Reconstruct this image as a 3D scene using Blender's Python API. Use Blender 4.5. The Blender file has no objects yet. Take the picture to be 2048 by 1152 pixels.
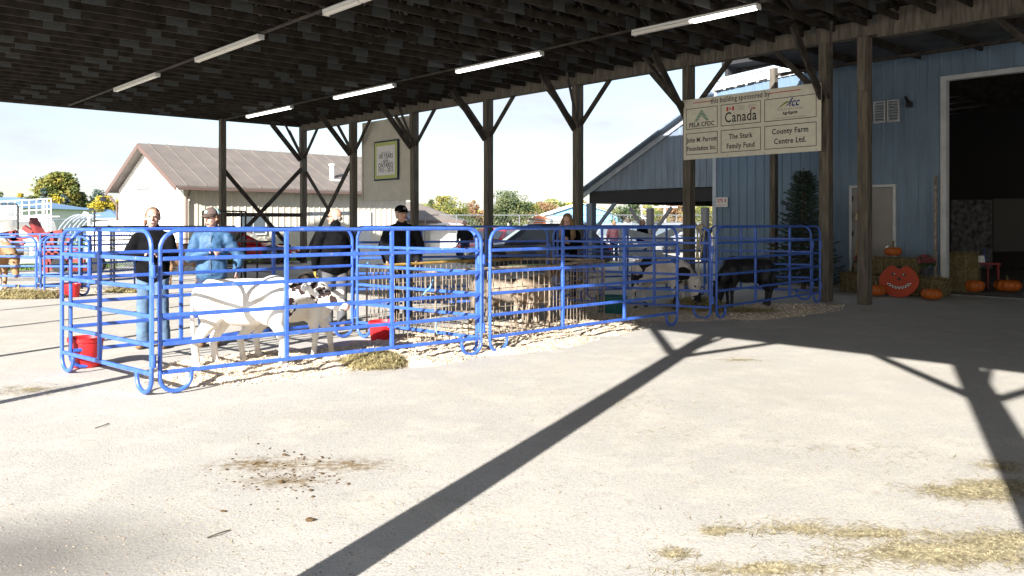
import bpy, bmesh, math, random
import numpy as np
from mathutils import Vector, Matrix, noise, Quaternion
R = math.radians
rnd = random.Random(7)
sc = bpy.context.scene
C = sc.collection
# ------------------------------------------------------------------ camera, sky, sun
F = 1650.0; HC = 1.52; HY = 445.0
cd = bpy.data.cameras.new('camera'); cam = bpy.data.objects.new('camera', cd); C.objects.link(cam)
cam.location = (0, 0, HC); cam.rotation_euler = (R(90), 0, 0)
cd.sensor_width = 36.0; cd.lens = 36.0 * F / 2048.0; cd.shift_y = -(576 - HY) / 2048.0
cd.clip_start = 0.05; cd.clip_end = 3000
sc.camera = cam
SUN_EL = 25.5
S = Vector((.416, .909))                                   # ground direction the shadows fall in
w = bpy.data.worlds.new("World"); sc.world = w; w.use_nodes = True
nt = w.node_tree; nt.nodes.clear()
out = nt.nodes.new('ShaderNodeOutputWorld'); bg = nt.nodes.new('ShaderNodeBackground')
sky = nt.nodes.new('ShaderNodeTexSky'); sky.sky_type = 'NISHITA'; sky.sun_disc = False
sky.sun_elevation = R(SUN_EL); sky.sun_rotation = math.atan2(-S.x, -S.y); sky.air_density = 1.0; sky.dust_density = .8
bg.inputs[1].default_value = 0.085
tc = nt.nodes.new('ShaderNodeTexCoord'); mp = nt.nodes.new('ShaderNodeMapping'); mp.inputs['Scale'].default_value = (1.3, 1.3, 4.5)
nz = nt.nodes.new('ShaderNodeTexNoise'); nz.inputs['Scale'].default_value = 2.4; nz.inputs['Detail'].default_value = 9; nz.inputs['Roughness'].default_value = .62
cr = nt.nodes.new('ShaderNodeValToRGB'); cr.color_ramp.elements[0].position = .36; cr.color_ramp.elements[1].position = .68
cr.color_ramp.elements[0].color = (.20, .20, .20, 1); cr.color_ramp.elements[1].color = (.92, .92, .92, 1)
mx = nt.nodes.new('ShaderNodeMix'); mx.data_type = 'RGBA'; mx.inputs[7].default_value = (3.55, 3.68, 4.05, 1)
nt.links.new(tc.outputs['Generated'], mp.inputs[0]); nt.links.new(mp.outputs[0], nz.inputs[0]); nt.links.new(nz.outputs[0], cr.inputs[0])
nt.links.new(cr.outputs[0], mx.inputs[0]); nt.links.new(sky.outputs[0], mx.inputs[6]); nt.links.new(mx.outputs[2], bg.inputs[0])
nt.links.new(bg.outputs[0], out.inputs[0])
ld = bpy.data.lights.new('sun', 'SUN'); ld.energy = 5.0; ld.angle = R(.5); ld.color = (1, .968, .925)
sun = bpy.data.objects.new('sun', ld); C.objects.link(sun)
el = R(SUN_EL); sdir = Vector((S.x * math.cos(el), S.y * math.cos(el), -math.sin(el)))
sun.rotation_euler = sdir.to_track_quat('-Z', 'Y').to_euler(); sun.location = (-10, -20, 15)
sc.view_settings.view_transform = 'Standard'; sc.view_settings.look = 'None'; sc.view_settings.gamma = 1
sc.view_settings.exposure = 1.45
sc.render.engine = 'CYCLES'

# ------------------------------------------------------------------ coordinates
U = Vector((-.676, .737, 0)); V = Vector((.737, .676, 0)); Z = Vector((0, 0, 1))   # axes of the pavilion
def B(u, v, z=0.0): return U * u + V * v + Z * z
def gp(x, y):                                   # ground point seen at a pixel
    d = HC * F / (y - HY); return Vector(((x - 1024) / F * d, d, 0))
def ux(x, v): k = (x - 1024) / F; return v * (.737 - .676 * k) / (.676 + .737 * k)
def zat(u, v, y): return HC + (HY - y) * (.737 * u + .676 * v) / F
def at(x, y, d): return Vector(((x - 1024) / F * d, d, HC + (HY - y) * d / F))

# ------------------------------------------------------------------ materials
M = {}
def mat(name, col, rough=.7, metal=0., nscale=None, namp=.25, bump=0., spec=.4, col2=None, stretch=(1, 1, 1), emit=None, dirt=None, coat=0):
    m = bpy.data.materials.new(name); m.use_nodes = True; n = m.node_tree.nodes; l = m.node_tree.links
    b = n['Principled BSDF']; b.inputs['Base Color'].default_value = (*col, 1); b.inputs['Roughness'].default_value = rough
    b.inputs['Metallic'].default_value = metal; b.inputs['Specular IOR Level'].default_value = spec
    if coat: b.inputs['Coat Weight'].default_value = coat
    if emit: b.inputs['Emission Color'].default_value = (*emit[0], 1); b.inputs['Emission Strength'].default_value = emit[1]
    if nscale:
        t = n.new('ShaderNodeTexCoord'); mpg = n.new('ShaderNodeMapping'); mpg.inputs['Scale'].default_value = stretch
        nn = n.new('ShaderNodeTexNoise'); nn.inputs['Scale'].default_value = nscale; nn.inputs['Detail'].default_value = 6
        l.new(t.outputs['Object'], mpg.inputs[0]); l.new(mpg.outputs[0], nn.inputs[0])
        r = n.new('ShaderNodeValToRGB'); r.color_ramp.elements[0].position = .3; r.color_ramp.elements[1].position = .7
        a = [max(0, c * (1 - namp)) for c in col]; c2 = col2 or [min(1, c * (1 + namp)) for c in col]
        r.color_ramp.elements[0].color = (*a, 1); r.color_ramp.elements[1].color = (*c2, 1)
        l.new(nn.outputs[0], r.inputs[0]); last = r.outputs[0]
        if dirt:
            n2 = n.new('ShaderNodeTexNoise'); n2.inputs['Scale'].default_value = dirt[1]; n2.inputs['Detail'].default_value = 8
            l.new(t.outputs['Object'], n2.inputs[0])
            r2 = n.new('ShaderNodeValToRGB'); r2.color_ramp.elements[0].position = dirt[2]; r2.color_ramp.elements[1].position = dirt[2] + .12
            l.new(n2.outputs[0], r2.inputs[0]); mm = n.new('ShaderNodeMix'); mm.data_type = 'RGBA'
            l.new(r2.outputs[0], mm.inputs[0]); l.new(last, mm.inputs[6]); mm.inputs[7].default_value = (*dirt[0], 1); last = mm.outputs[2]
        l.new(last, b.inputs['Base Color'])
        if bump:
            bp = n.new('ShaderNodeBump'); bp.inputs['Strength'].default_value = bump; bp.inputs['Distance'].default_value = .02
            l.new(nn.outputs[0], bp.inputs['Height']); l.new(bp.outputs[0], b.inputs['Normal'])
    M[name] = m; return m
mat('blue_paint', (.045, .125, .50), .42, 0, 9, .2, .15, .5, dirt=((.24, .22, .21), 34, .63))
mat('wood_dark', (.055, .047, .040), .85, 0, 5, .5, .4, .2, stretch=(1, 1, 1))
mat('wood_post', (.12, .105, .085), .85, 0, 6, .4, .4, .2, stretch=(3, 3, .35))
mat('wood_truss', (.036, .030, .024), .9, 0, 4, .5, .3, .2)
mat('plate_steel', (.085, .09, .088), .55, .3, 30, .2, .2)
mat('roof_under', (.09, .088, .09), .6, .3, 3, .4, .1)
mat('siding_blue', (.145, .215, .295), .5, .1, 2.2, .12, .05, .4, dirt=((.17, .22, .26), 5, .62), stretch=(2, 2, .5))
mat('siding_grey', (.20, .25, .32), .5, .2, 3, .2, .05, stretch=(2, 2, .4))
mat('siding_cream', (.72, .66, .54), .55, 0, 2, .06)
mat('siding_white', (.80, .79, .77), .55, 0, 2, .04)
mat('roof_brown', (.17, .145, .125), .6, 0, 1.5, .12)
mat('roof_slate', (.12, .13, .18), .5, .1, 1.5, .12)
mat('trim_brown', (.15, .10, .085), .6)
mat('trim_white', (.50, .52, .54), .5, 0, 4, .12)
mat('roof_blue', (.15, .26, .40), .5, 0, 1, .1)
mat('wall_blue', (.20, .42, .68), .5, 0, 1, .1)
mat('fascia_metal', (.42, .47, .54), .45, .2, 4, .15)
mat('black_steel', (.025, .025, .028), .5, .3)
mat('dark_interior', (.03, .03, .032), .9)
mat('concrete_floor', (.20, .19, .175), .9, 0, 3, .3, .2)
mat('door_grey', (.27, .255, .25), .6, 0, 3, .1)
mat('white_paint', (.72, .72, .70), .5, 0, 5, .06)
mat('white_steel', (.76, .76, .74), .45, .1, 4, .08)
mat('sign_cream', (.62, .595, .51), .6, 0, 6, .06)
mat('sign_black', (.03, .03, .03), .6)
mat('sign_red', (.45, .03, .025), .6)
mat('sign_green', (.02, .20, .13), .6)
mat('sign_olive', (.20, .27, .05), .6)
mat('sign_navy', (.03, .05, .22), .6)
mat('sign_grey', (.22, .21, .19), .6)
mat('poster_lime', (.42, .46, .16), .6)
mat('poster_white', (.66, .66, .68), .6)
mat('board_cream', (.50, .48, .42), .7, 0, 3, .08)
mat('lamp_on', (.9, .9, .86), .5, emit=((1, .98, .93), 3.2))
mat('lamp_off', (.78, .74, .68), .5)
mat('red_plastic', (.62, .02, .025), .4, 0, 12, .15, 0, .5)
mat('teal_plastic', (.008, .11, .10), .5)
mat('rust_steel', (.27, .215, .165), .85, 0, 14, .5, .3)
mat('rust_yellow', (.40, .25, .07), .8, 0, 9, .35)
mat('twine_blue', (.20, .45, .70), .7)
mat('rope_tan', (.33, .28, .18), .9, 0, 60, .3, .5)
mat('hay', (.44, .36, .17), .9, 0, 18, .35, 0, .2, col2=(.60, .52, .28))
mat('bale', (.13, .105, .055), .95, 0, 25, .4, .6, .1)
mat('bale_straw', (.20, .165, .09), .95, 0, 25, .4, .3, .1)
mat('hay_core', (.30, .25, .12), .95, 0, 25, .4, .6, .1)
mat('straw', (.62, .53, .36), .9, 0, 12, .25, 0, .2)
mat('litter', (.30, .24, .13), .9, 0, 40, .4, 0, .2, col2=(.60, .52, .33))
mat('shavings', (.66, .54, .40), .95, 0, 22, .25, .9, .1, col2=(.82, .71, .56))
mat('dung', (.09, .055, .025), .9, 0, 12, .4)
mat('skin', (.60, .36, .27), .5, 0, 8, .08)
mat('skin_tan', (.46, .27, .19), .5, 0, 8, .08)
mat('lip', (.42, .10, .09), .5)
mat('eye', (.03, .02, .02), .2)
mat('tooth', (.8, .78, .72), .4)
mat('hair_brown', (.17, .085, .045), .6, 0, 60, .4, .3, stretch=(3, 3, .5))
mat('hair_blond', (.24, .15, .075), .6, 0, 50, .5, .4, stretch=(3, 3, .4))
mat('hair_grey', (.34, .30, .26), .7, 0, 50, .2)
mat('cloth_black', (.006, .006, .007), .9, 0, 14, .3, .4, .06)
mat('cloth_charcoal', (.013, .014, .017), .9, 0, 14, .3, .4, .08)
mat('cloth_blue', (.045, .115, .22), .6, 0, 10, .25, .3)
mat('cloth_maroon', (.05, .012, .018), .8)
mat('denim', (.09, .15, .24), .85, 0, 12, .3, .3)
mat('denim_dark', (.022, .035, .08), .85, 0, 12, .3, .3)
mat('cloth_greyt', (.11, .11, .115), .85, 0, 12, .2, .3)
mat('cap_brown', (.10, .07, .06), .8)
mat('cap_mint', (.42, .62, .60), .8)
mat('glove_yellow', (.55, .36, .06), .7)
mat('leather', (.20, .12, .06), .6, 0, 15, .3)
mat('hoof', (.09, .075, .06), .6)
mat('coat_black', (.010, .010, .012), .5, 0, 30, .3, .15, .4)
mat('coat_brown', (.20, .12, .07), .8, 0, 8, .4, .2)
mat('coat_dark', (.055, .042, .035), .85, 0, 8, .4, .2)
mat('coat_tan', (.42, .25, .12), .8, 0, 8, .4, .2)
mat('coat_goat', (.15, .12, .09), .85, 0, 6, .35, .5, .2, col2=(.34, .28, .22))
mat('nose_pink', (.55, .36, .32), .6)
mat('pumpkin', (.42, .10, .012), .5, 0, 6, .15)
mat('stem', (.16, .13, .05), .8)
mat('plywood_orange', (.42, .05, .015), .5, 0, 4, .1)
mat('flower_pink', (.50, .09, .16), .7)
mat('leaf_mum', (.05, .09, .03), .7)
mat('pot', (.04, .045, .05), .5)
mat('rubber', (.02, .02, .02), .8)
mat('rim', (.18, .18, .19), .35, .8)
mat('glass_dark', (.13, .16, .18), .08, 0, spec=.8)
mat('chrome', (.6, .6, .6), .2, .9)
mat('paint_navy', (.045, .055, .085), .35, .2, 1.4, .2, 0, coat=.3, dirt=((.15, .145, .14), 1.1, .47))
mat('paint_red', (.45, .02, .03), .3, .1, coat=.5)
mat('paint_silver', (.50, .53, .56), .3, .5, coat=.5)
mat('paint_redtruck', (.24, .04, .032), .4, 0, 3, .2, coat=.2)
mat('tail_red', (.7, .02, .02), .3)
mat('machine_red', (.22, .028, .026), .6, 0, 5, .25)
mat('bark', (.12, .09, .065), .95, 0, 9, .4, .6, .1)
mat('spruce', (.035, .065, .048), .8, 0, 3, .4)
mat('grass', (.13, .20, .045), .95, 0, 5, .35, .3, .1)
mat('blade', (.14, .23, .05), .8, 0, 3, .3)
mat('road', (.24, .24, .24), .9, 0, 4, .15, .2)
mat('pole_wood', (.40, .38, .36), .9, 0, 8, .2)
mat('wire', (.30, .32, .34), .6)
mat('mesh_wire', (.22, .23, .24), .5, .5)
mat('quilt', (.06, .06, .065), .9, 0, 8, .9)
mat('curtain', (.06, .06, .06), .9)
mat('cone_orange', (.7, .14, .02), .6)
def leafmat(name, c1, c2, c3):
    m = bpy.data.materials.new(name); m.use_nodes = True; n = m.node_tree.nodes; l = m.node_tree.links; b = n['Principled BSDF']
    b.inputs['Roughness'].default_value = .8; b.inputs['Specular IOR Level'].default_value = .15
    t = n.new('ShaderNodeTexCoord'); a = n.new('ShaderNodeTexNoise'); a.inputs['Scale'].default_value = .55; a.inputs['Detail'].default_value = 5
    r = n.new('ShaderNodeValToRGB'); e = r.color_ramp.elements; e[0].position = .35; e[1].position = .66; e[0].color = (*c1, 1); e[1].color = (*c3, 1)
    q = e.new(.5); q.color = (*c2, 1)
    l.new(t.outputs['Object'], a.inputs[0]); l.new(a.outputs[0], r.inputs[0]); l.new(r.outputs[0], b.inputs['Base Color']); M[name] = m
leafmat('leaf_green', (.05, .08, .035), (.095, .12, .055), (.15, .165, .08))
leafmat('leaf_yellow', (.22, .20, .03), (.40, .31, .03), (.50, .40, .06))
leafmat('leaf_mixed', (.08, .12, .04), (.17, .18, .05), (.36, .28, .06))
leafmat('leaf_orange', (.26, .15, .08), (.32, .19, .11), (.20, .19, .08))
leafmat('leaf_bluegreen', (.07, .11, .09), (.11, .15, .13), (.16, .20, .16))

def coatmat(name, base, spot, lo_x, scale, thr, lowdirt=None, patches=()):
    """coat: patches of a second colour from noise, only where object x > lo_x; plus named round patches"""
    m = bpy.data.materials.new(name); m.use_nodes = True; n = m.node_tree.nodes; l = m.node_tree.links; b = n['Principled BSDF']
    b.inputs['Roughness'].default_value = .8; b.inputs['Specular IOR Level'].default_value = .2
    t = n.new('ShaderNodeTexCoord'); s = n.new('ShaderNodeSeparateXYZ'); l.new(t.outputs['Object'], s.inputs[0])
    a = n.new('ShaderNodeTexNoise'); a.inputs['Scale'].default_value = scale; a.inputs['Detail'].default_value = 3; l.new(t.outputs['Object'], a.inputs[0])
    def mth(op, x, y):
        q = n.new('ShaderNodeMath'); q.operation = op
        for i, vv in enumerate((x, y)):
            if isinstance(vv, (int, float)): q.inputs[i].default_value = vv
            else: l.new(vv, q.inputs[i])
        return q.outputs[0]
    f = mth('GREATER_THAN', a.outputs[0], thr); f = mth('MULTIPLY', f, mth('GREATER_THAN', s.outputs[0], lo_x))
    for (px, py, pz, rr) in patches:
        vm = n.new('ShaderNodeVectorMath'); vm.operation = 'DISTANCE'; l.new(t.outputs['Object'], vm.inputs[0]); vm.inputs[1].default_value = (px, py, pz)
        dd = mth('ADD', vm.outputs['Value'], mth('MULTIPLY', a.outputs[0], rr * .8)); f = mth('MAXIMUM', f, mth('LESS_THAN', dd, rr * 1.4))
    n3 = n.new('ShaderNodeTexNoise'); n3.inputs['Scale'].default_value = 4.5; n3.inputs['Detail'].default_value = 7; l.new(t.outputs['Object'], n3.inputs[0])
    r3 = n.new('ShaderNodeMapRange'); r3.inputs[1].default_value = .48; r3.inputs[2].default_value = .72; r3.inputs[4].default_value = .65; l.new(n3.outputs[0], r3.inputs[0])
    m3 = n.new('ShaderNodeMix'); m3.data_type = 'RGBA'; l.new(r3.outputs[0], m3.inputs[0]); m3.inputs[6].default_value = (*base, 1); m3.inputs[7].default_value = (base[0] * .72, base[1] * .58, base[2] * .42, 1)
    mm = n.new('ShaderNodeMix'); mm.data_type = 'RGBA'; l.new(f, mm.inputs[0]); l.new(m3.outputs[2], mm.inputs[6]); mm.inputs[7].default_value = (*spot, 1)
    l.new(mm.outputs[2], b.inputs['Base Color'])
    n2 = n.new('ShaderNodeTexNoise'); n2.inputs['Scale'].default_value = 70; l.new(t.outputs['Object'], n2.inputs[0])
    bp = n.new('ShaderNodeBump'); bp.inputs['Strength'].default_value = .25; bp.inputs['Distance'].default_value = .01
    l.new(n2.outputs[0], bp.inputs['Height']); l.new(bp.outputs[0], b.inputs['Normal']); M[name] = m

# ------------------------------------------------------------------ mesh helpers
ORG = {}
def tag(o, label=None, cat=None, group=None, kind=None):
    if label: o['label'] = label
    if cat: o['category'] = cat
    if group: o['group'] = group
    if kind: o['kind'] = kind
    return o
def thing(name, label, cat, loc=(0, 0, 0), group=None, rz=0):
    o = bpy.data.objects.new(name, None); C.objects.link(o); o.location = loc; o.rotation_euler = (0, 0, rz); o.empty_display_size = .2
    ORG[o.name] = Vector(loc); return tag(o, label, cat, group)
def link(name, me, m, parent=None, loc=None):
    o = bpy.data.objects.new(name, me); C.objects.link(o)
    if m is not None and not me.materials:
        for k in (m if isinstance(m, (list, tuple)) else [m]): me.materials.append(M[k])
    if parent is not None: o.parent = parent; ORG[o.name] = ORG.get(parent.name, Vector())
    elif loc is not None: o.location = loc; ORG[o.name] = Vector(loc)
    return o
class MB:
    def __init__(s): s.v = []; s.f = []; s.mi = []
    def add(s, vs, fs, mi=0):
        n = len(s.v); s.v += [tuple(v) for v in vs]; s.f += [tuple(i + n for i in f) for f in fs]; s.mi += [mi] * len(fs); return s
    def box(s, c, ax, ay, az, mi=0):           # centre and three half-axis vectors
        c = Vector(c); ax, ay, az = Vector(ax), Vector(ay), Vector(az)
        vs = [c + ax * i + ay * j + az * k for i in (-1, 1) for j in (-1, 1) for k in (-1, 1)]
        fs = [(0, 1, 3, 2), (4, 6, 7, 5), (0, 4, 5, 1), (2, 3, 7, 6), (0, 2, 6, 4), (1, 5, 7, 3)]
        if ax.cross(ay).dot(az) < 0: fs = [f[::-1] for f in fs]
        return s.add(vs, fs, mi)
    def abox(s, x0, x1, y0, y1, z0, z1, mi=0):
        return s.box(((x0 + x1) / 2, (y0 + y1) / 2, (z0 + z1) / 2), ((x1 - x0) / 2, 0, 0), (0, (y1 - y0) / 2, 0), (0, 0, (z1 - z0) / 2), mi)
    def ubox(s, u0, u1, v0, v1, z0, z1, mi=0):
        return s.box(B((u0 + u1) / 2, (v0 + v1) / 2, (z0 + z1) / 2), U * ((u1 - u0) / 2), V * ((v1 - v0) / 2), Z * ((z1 - z0) / 2), mi)
    def bar(s, p, q, wd, ht, side=None, mi=0):
        p, q = Vector(p), Vector(q); d = (q - p).normalized(); a = side or Z
        x = d.cross(a)
        if x.length < .01: x = d.cross(Vector((1, 0, 0)))
        x.normalize(); y = x.cross(d)
        return s.box((p + q) / 2, (q - p) / 2, x * wd / 2, y * ht / 2, mi)
    def tube(s, pts, r, n=8, cap=True, mi=0, closed=False):
        pts = [Vector(p) for p in pts]; rs = r if isinstance(r, (list, tuple)) else [r] * len(pts)
        N = len(pts); base = len(s.v); up = None
        for i, p in enumerate(pts):
            d = (pts[min(i + 1, N - 1)] - pts[max(i - 1, 0)]) if not closed else (pts[(i + 1) % N] - pts[i - 1])
            d.normalize()
            if up is None: up = d.orthogonal().normalized() if abs(d.z) < .9 else Vector((1, 0, 0))
            if up is not None and i == 0 and abs(d.z) < .9: up = (Z - d * d.dot(Z)).normalized()
            up = (up - d * d.dot(up)); up = up.normalized() if up.length > 1e-4 else d.orthogonal().normalized()
            x = d.cross(up)
            for k in range(n):
                a = 2 * math.pi * (k + .5) / n; s.v.append(tuple(p + x * (math.cos(a) * rs[i]) + up * (math.sin(a) * rs[i])))
        L = N if closed else N - 1
        for i in range(L):
            for k in range(n):
                a = base + i * n + k; b = base + i * n + (k + 1) % n; c = base + ((i + 1) % N) * n + (k + 1) % n; d2 = base + ((i + 1) % N) * n + k
                s.f.append((a, b, c, d2)); s.mi.append(mi)
        if cap and not closed:
            s.f.append(tuple(base + k for k in range(n))[::-1]); s.f.append(tuple(base + (N - 1) * n + k for k in range(n))); s.mi += [mi, mi]
        return s
    def lathe(s, prof, n=24, c=(0, 0, 0), mi=0, lobes=0, lamp=0, axis=None):
        c = Vector(c); base = len(s.v); Q = Z.rotation_difference(Vector(axis)) if axis is not None else None
        for r, z in prof:
            for k in range(n):
                a = 2 * math.pi * k / n; rr = r * (1 + lamp * (abs(math.cos(a * lobes / 2)) - .6)) if lobes else r
                p = Vector((rr * math.cos(a), rr * math.sin(a), z))
                if Q: p = Q @ p
                s.v.append(tuple(c + p))
        for i in range(len(prof) - 1):
            for k in range(n):
                a = base + i * n + k; b = base + i * n + (k + 1) % n; s.f.append((a, b, b + n, a + n)); s.mi.append(mi)
        s.f.append(tuple(base + k for k in range(n))[::-1]); s.f.append(tuple(base + (len(prof) - 1) * n + k for k in range(n))); s.mi += [mi, mi]
        return s
    def prism(s, poly, d, mi=0):              # polygon of 3D points, extruded by vector d
        n = len(poly); P = [Vector(p) for p in poly]; d = Vector(d)
        nr = Vector()
        for i in range(n): nr += P[i].cross(P[(i + 1) % n])
        if nr.dot(d) > 0: P = P[::-1]
        return s.add(P + [p + d for p in P], [tuple(range(n)), tuple(range(2 * n - 1, n - 1, -1))] + [(i, i + n, (i + 1) % n + n, (i + 1) % n) for i in range(n)], mi)
    def ell(s, c, r, n=10, m=7, rot=None, mi=0):
        c = Vector(c); r = Vector(r) if not isinstance(r, (int, float)) else Vector((r, r, r)); vs = []; fs = []
        for i in range(1, m):
            t = math.pi * i / m
            for k in range(n):
                a = 2 * math.pi * k / n; p = Vector((r.x * math.sin(t) * math.cos(a), r.y * math.sin(t) * math.sin(a), r.z * math.cos(t)))
                vs.append(c + (rot @ p if rot else p))
        tp = Vector((0, 0, r.z)); vs += [c + (rot @ tp if rot else tp), c - (rot @ tp if rot else tp)]; T = len(vs) - 2
        for i in range(m - 2):
            for k in range(n): fs.append((i * n + k, (i + 1) * n + k, (i + 1) * n + (k + 1) % n, i * n + (k + 1) % n))
        for k in range(n): fs.append((T, k, (k + 1) % n)); fs.append((T + 1, (m - 2) * n + (k + 1) % n, (m - 2) * n + k))
        return s.add(vs, fs, mi)
    def rc(s, p, q, r1, r2, n=12):             # rounded cone
        p, q = Vector(p), Vector(q); d = (q - p); L = d.length; d = d / L if L > 1e-6 else Z.copy()
        pts = []; rs = []
        for a in (80, 55, 25): pts.append(p - d * r1 * math.sin(R(a))); rs.append(r1 * math.cos(R(a)))
        pts.append(p); rs.append(r1); pts.append(q); rs.append(r2)
        for a in (25, 55, 80): pts.append(q + d * r2 * math.sin(R(a))); rs.append(r2 * math.cos(R(a)))
        return s.tube(pts, rs, n)
    def mesh(s, name, org=None):
        me = bpy.data.meshes.new(name)
        vs = s.v if not org else [(a - org.x, b - org.y, c - org.z) for a, b, c in s.v]
        me.from_pydata(vs, [], s.f); me.polygons.foreach_set('material_index', s.mi); me.update(); return me
    def build(s, name, m, parent=None, loc=None, smooth=False, bevel=0):
        org = ORG.get(parent.name) if parent is not None else (Vector(loc) if loc is not None else None)
        me = s.mesh(name, org)
        if smooth: me.shade_smooth() if smooth is True else me.shade_smooth()
        o = link(name, me, m, parent, loc)
        if bevel:
            b = o.modifiers.new('bevel', 'BEVEL'); b.width = bevel; b.segments = 2; b.limit_method = 'ANGLE'
        if smooth == 'auto':
            me.set_sharp_from_angle(angle=R(40))
        return o
def melt(mb, name, m, parent=None, voxel=.01, it=4, wr=0, wsc=18, loc=None, adapt=0):
    """fuse the overlapping closed shapes of mb into ONE continuous surface"""
    org = ORG.get(parent.name) if parent is not None else (Vector(loc) if loc is not None else None)
    me = mb.mesh(name + '_src', org); o = bpy.data.objects.new('tmp', me); C.objects.link(o)
    r = o.modifiers.new('r', 'REMESH'); r.mode = 'VOXEL'; r.voxel_size = voxel
    if it: q = o.modifiers.new('s', 'SMOOTH'); q.iterations = it; q.factor = .5
    dg = bpy.context.evaluated_depsgraph_get(); dg.update()
    me2 = bpy.data.meshes.new_from_object(o.evaluated_get(dg)); C.objects.unlink(o); bpy.data.objects.remove(o); bpy.data.meshes.remove(me)
    me2.name = name; me2.materials.clear()
    if wr:
        for v in me2.vertices:
            k = noise.noise(v.co * wsc) + .5 * noise.noise(Vector((v.co.x * wsc * 1.3, v.co.y * wsc * 1.3, v.co.z * wsc * 2.6)))
            v.co += v.normal * (k * wr)
    me2.shade_smooth()
    return link(name, me2, m, parent, loc)
def copy_tree(o, parent=None):
    c = o.copy(); C.objects.link(c)
    if parent is not None: c.parent = parent
    ORG[c.name] = ORG.get(o.name, Vector())
    for ch in [x for x in C.objects if x.parent == o]: copy_tree(ch, c)
    return c
def text_mesh(body, size, bold=0, spacing=1, condensed=1, serif=False):
    cu = bpy.data.curves.new('t', 'FONT'); cu.body = body; cu.size = size; cu.align_x = 'CENTER'; cu.align_y = 'CENTER'; cu.offset = bold; cu.space_character = spacing
    cu.resolution_u = 3
    o = bpy.data.objects.new('t', cu); C.objects.link(o); dg = bpy.context.evaluated_depsgraph_get(); dg.update()
    me = bpy.data.meshes.new_from_object(o.evaluated_get(dg)); C.objects.unlink(o); bpy.data.objects.remove(o)
    vs = [(v.co.x * condensed, v.co.y) for v in me.vertices]; fs = [tuple(p.vertices) for p in me.polygons]; bpy.data.meshes.remove(me)
    if serif:      # slab serifs on the flat stem ends
        cnt = {}
        for f in fs:
            for a, b in zip(f, f[1:] + f[:1]): cnt.setdefault((min(a, b), max(a, b)), []).append((f, a, b))
        for (a, b), L in list(cnt.items()):
            if len(L) > 1: continue
            (x0, y0), (x1, y1) = vs[a], vs[b]; ln = abs(x1 - x0) / condensed
            if abs(y1 - y0) > 1e-4 * size or not (.045 * size < ln < .16 * size): continue
            f = L[0][0]; cy = sum(vs[i][1] for i in f) / len(f); up = 1 if cy > y0 else -1; e = .055 * size * condensed; h = .034 * size; k = len(vs); lo, hi = min(x0, x1) - e, max(x0, x1) + e
            vs += [(lo, y0), (hi, y0), (hi, y0 + up * h), (lo, y0 + up * h)]; fs.append((k, k + 1, k + 2, k + 3) if up > 0 else (k + 3, k + 2, k + 1, k))
    return vs, fs
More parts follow.
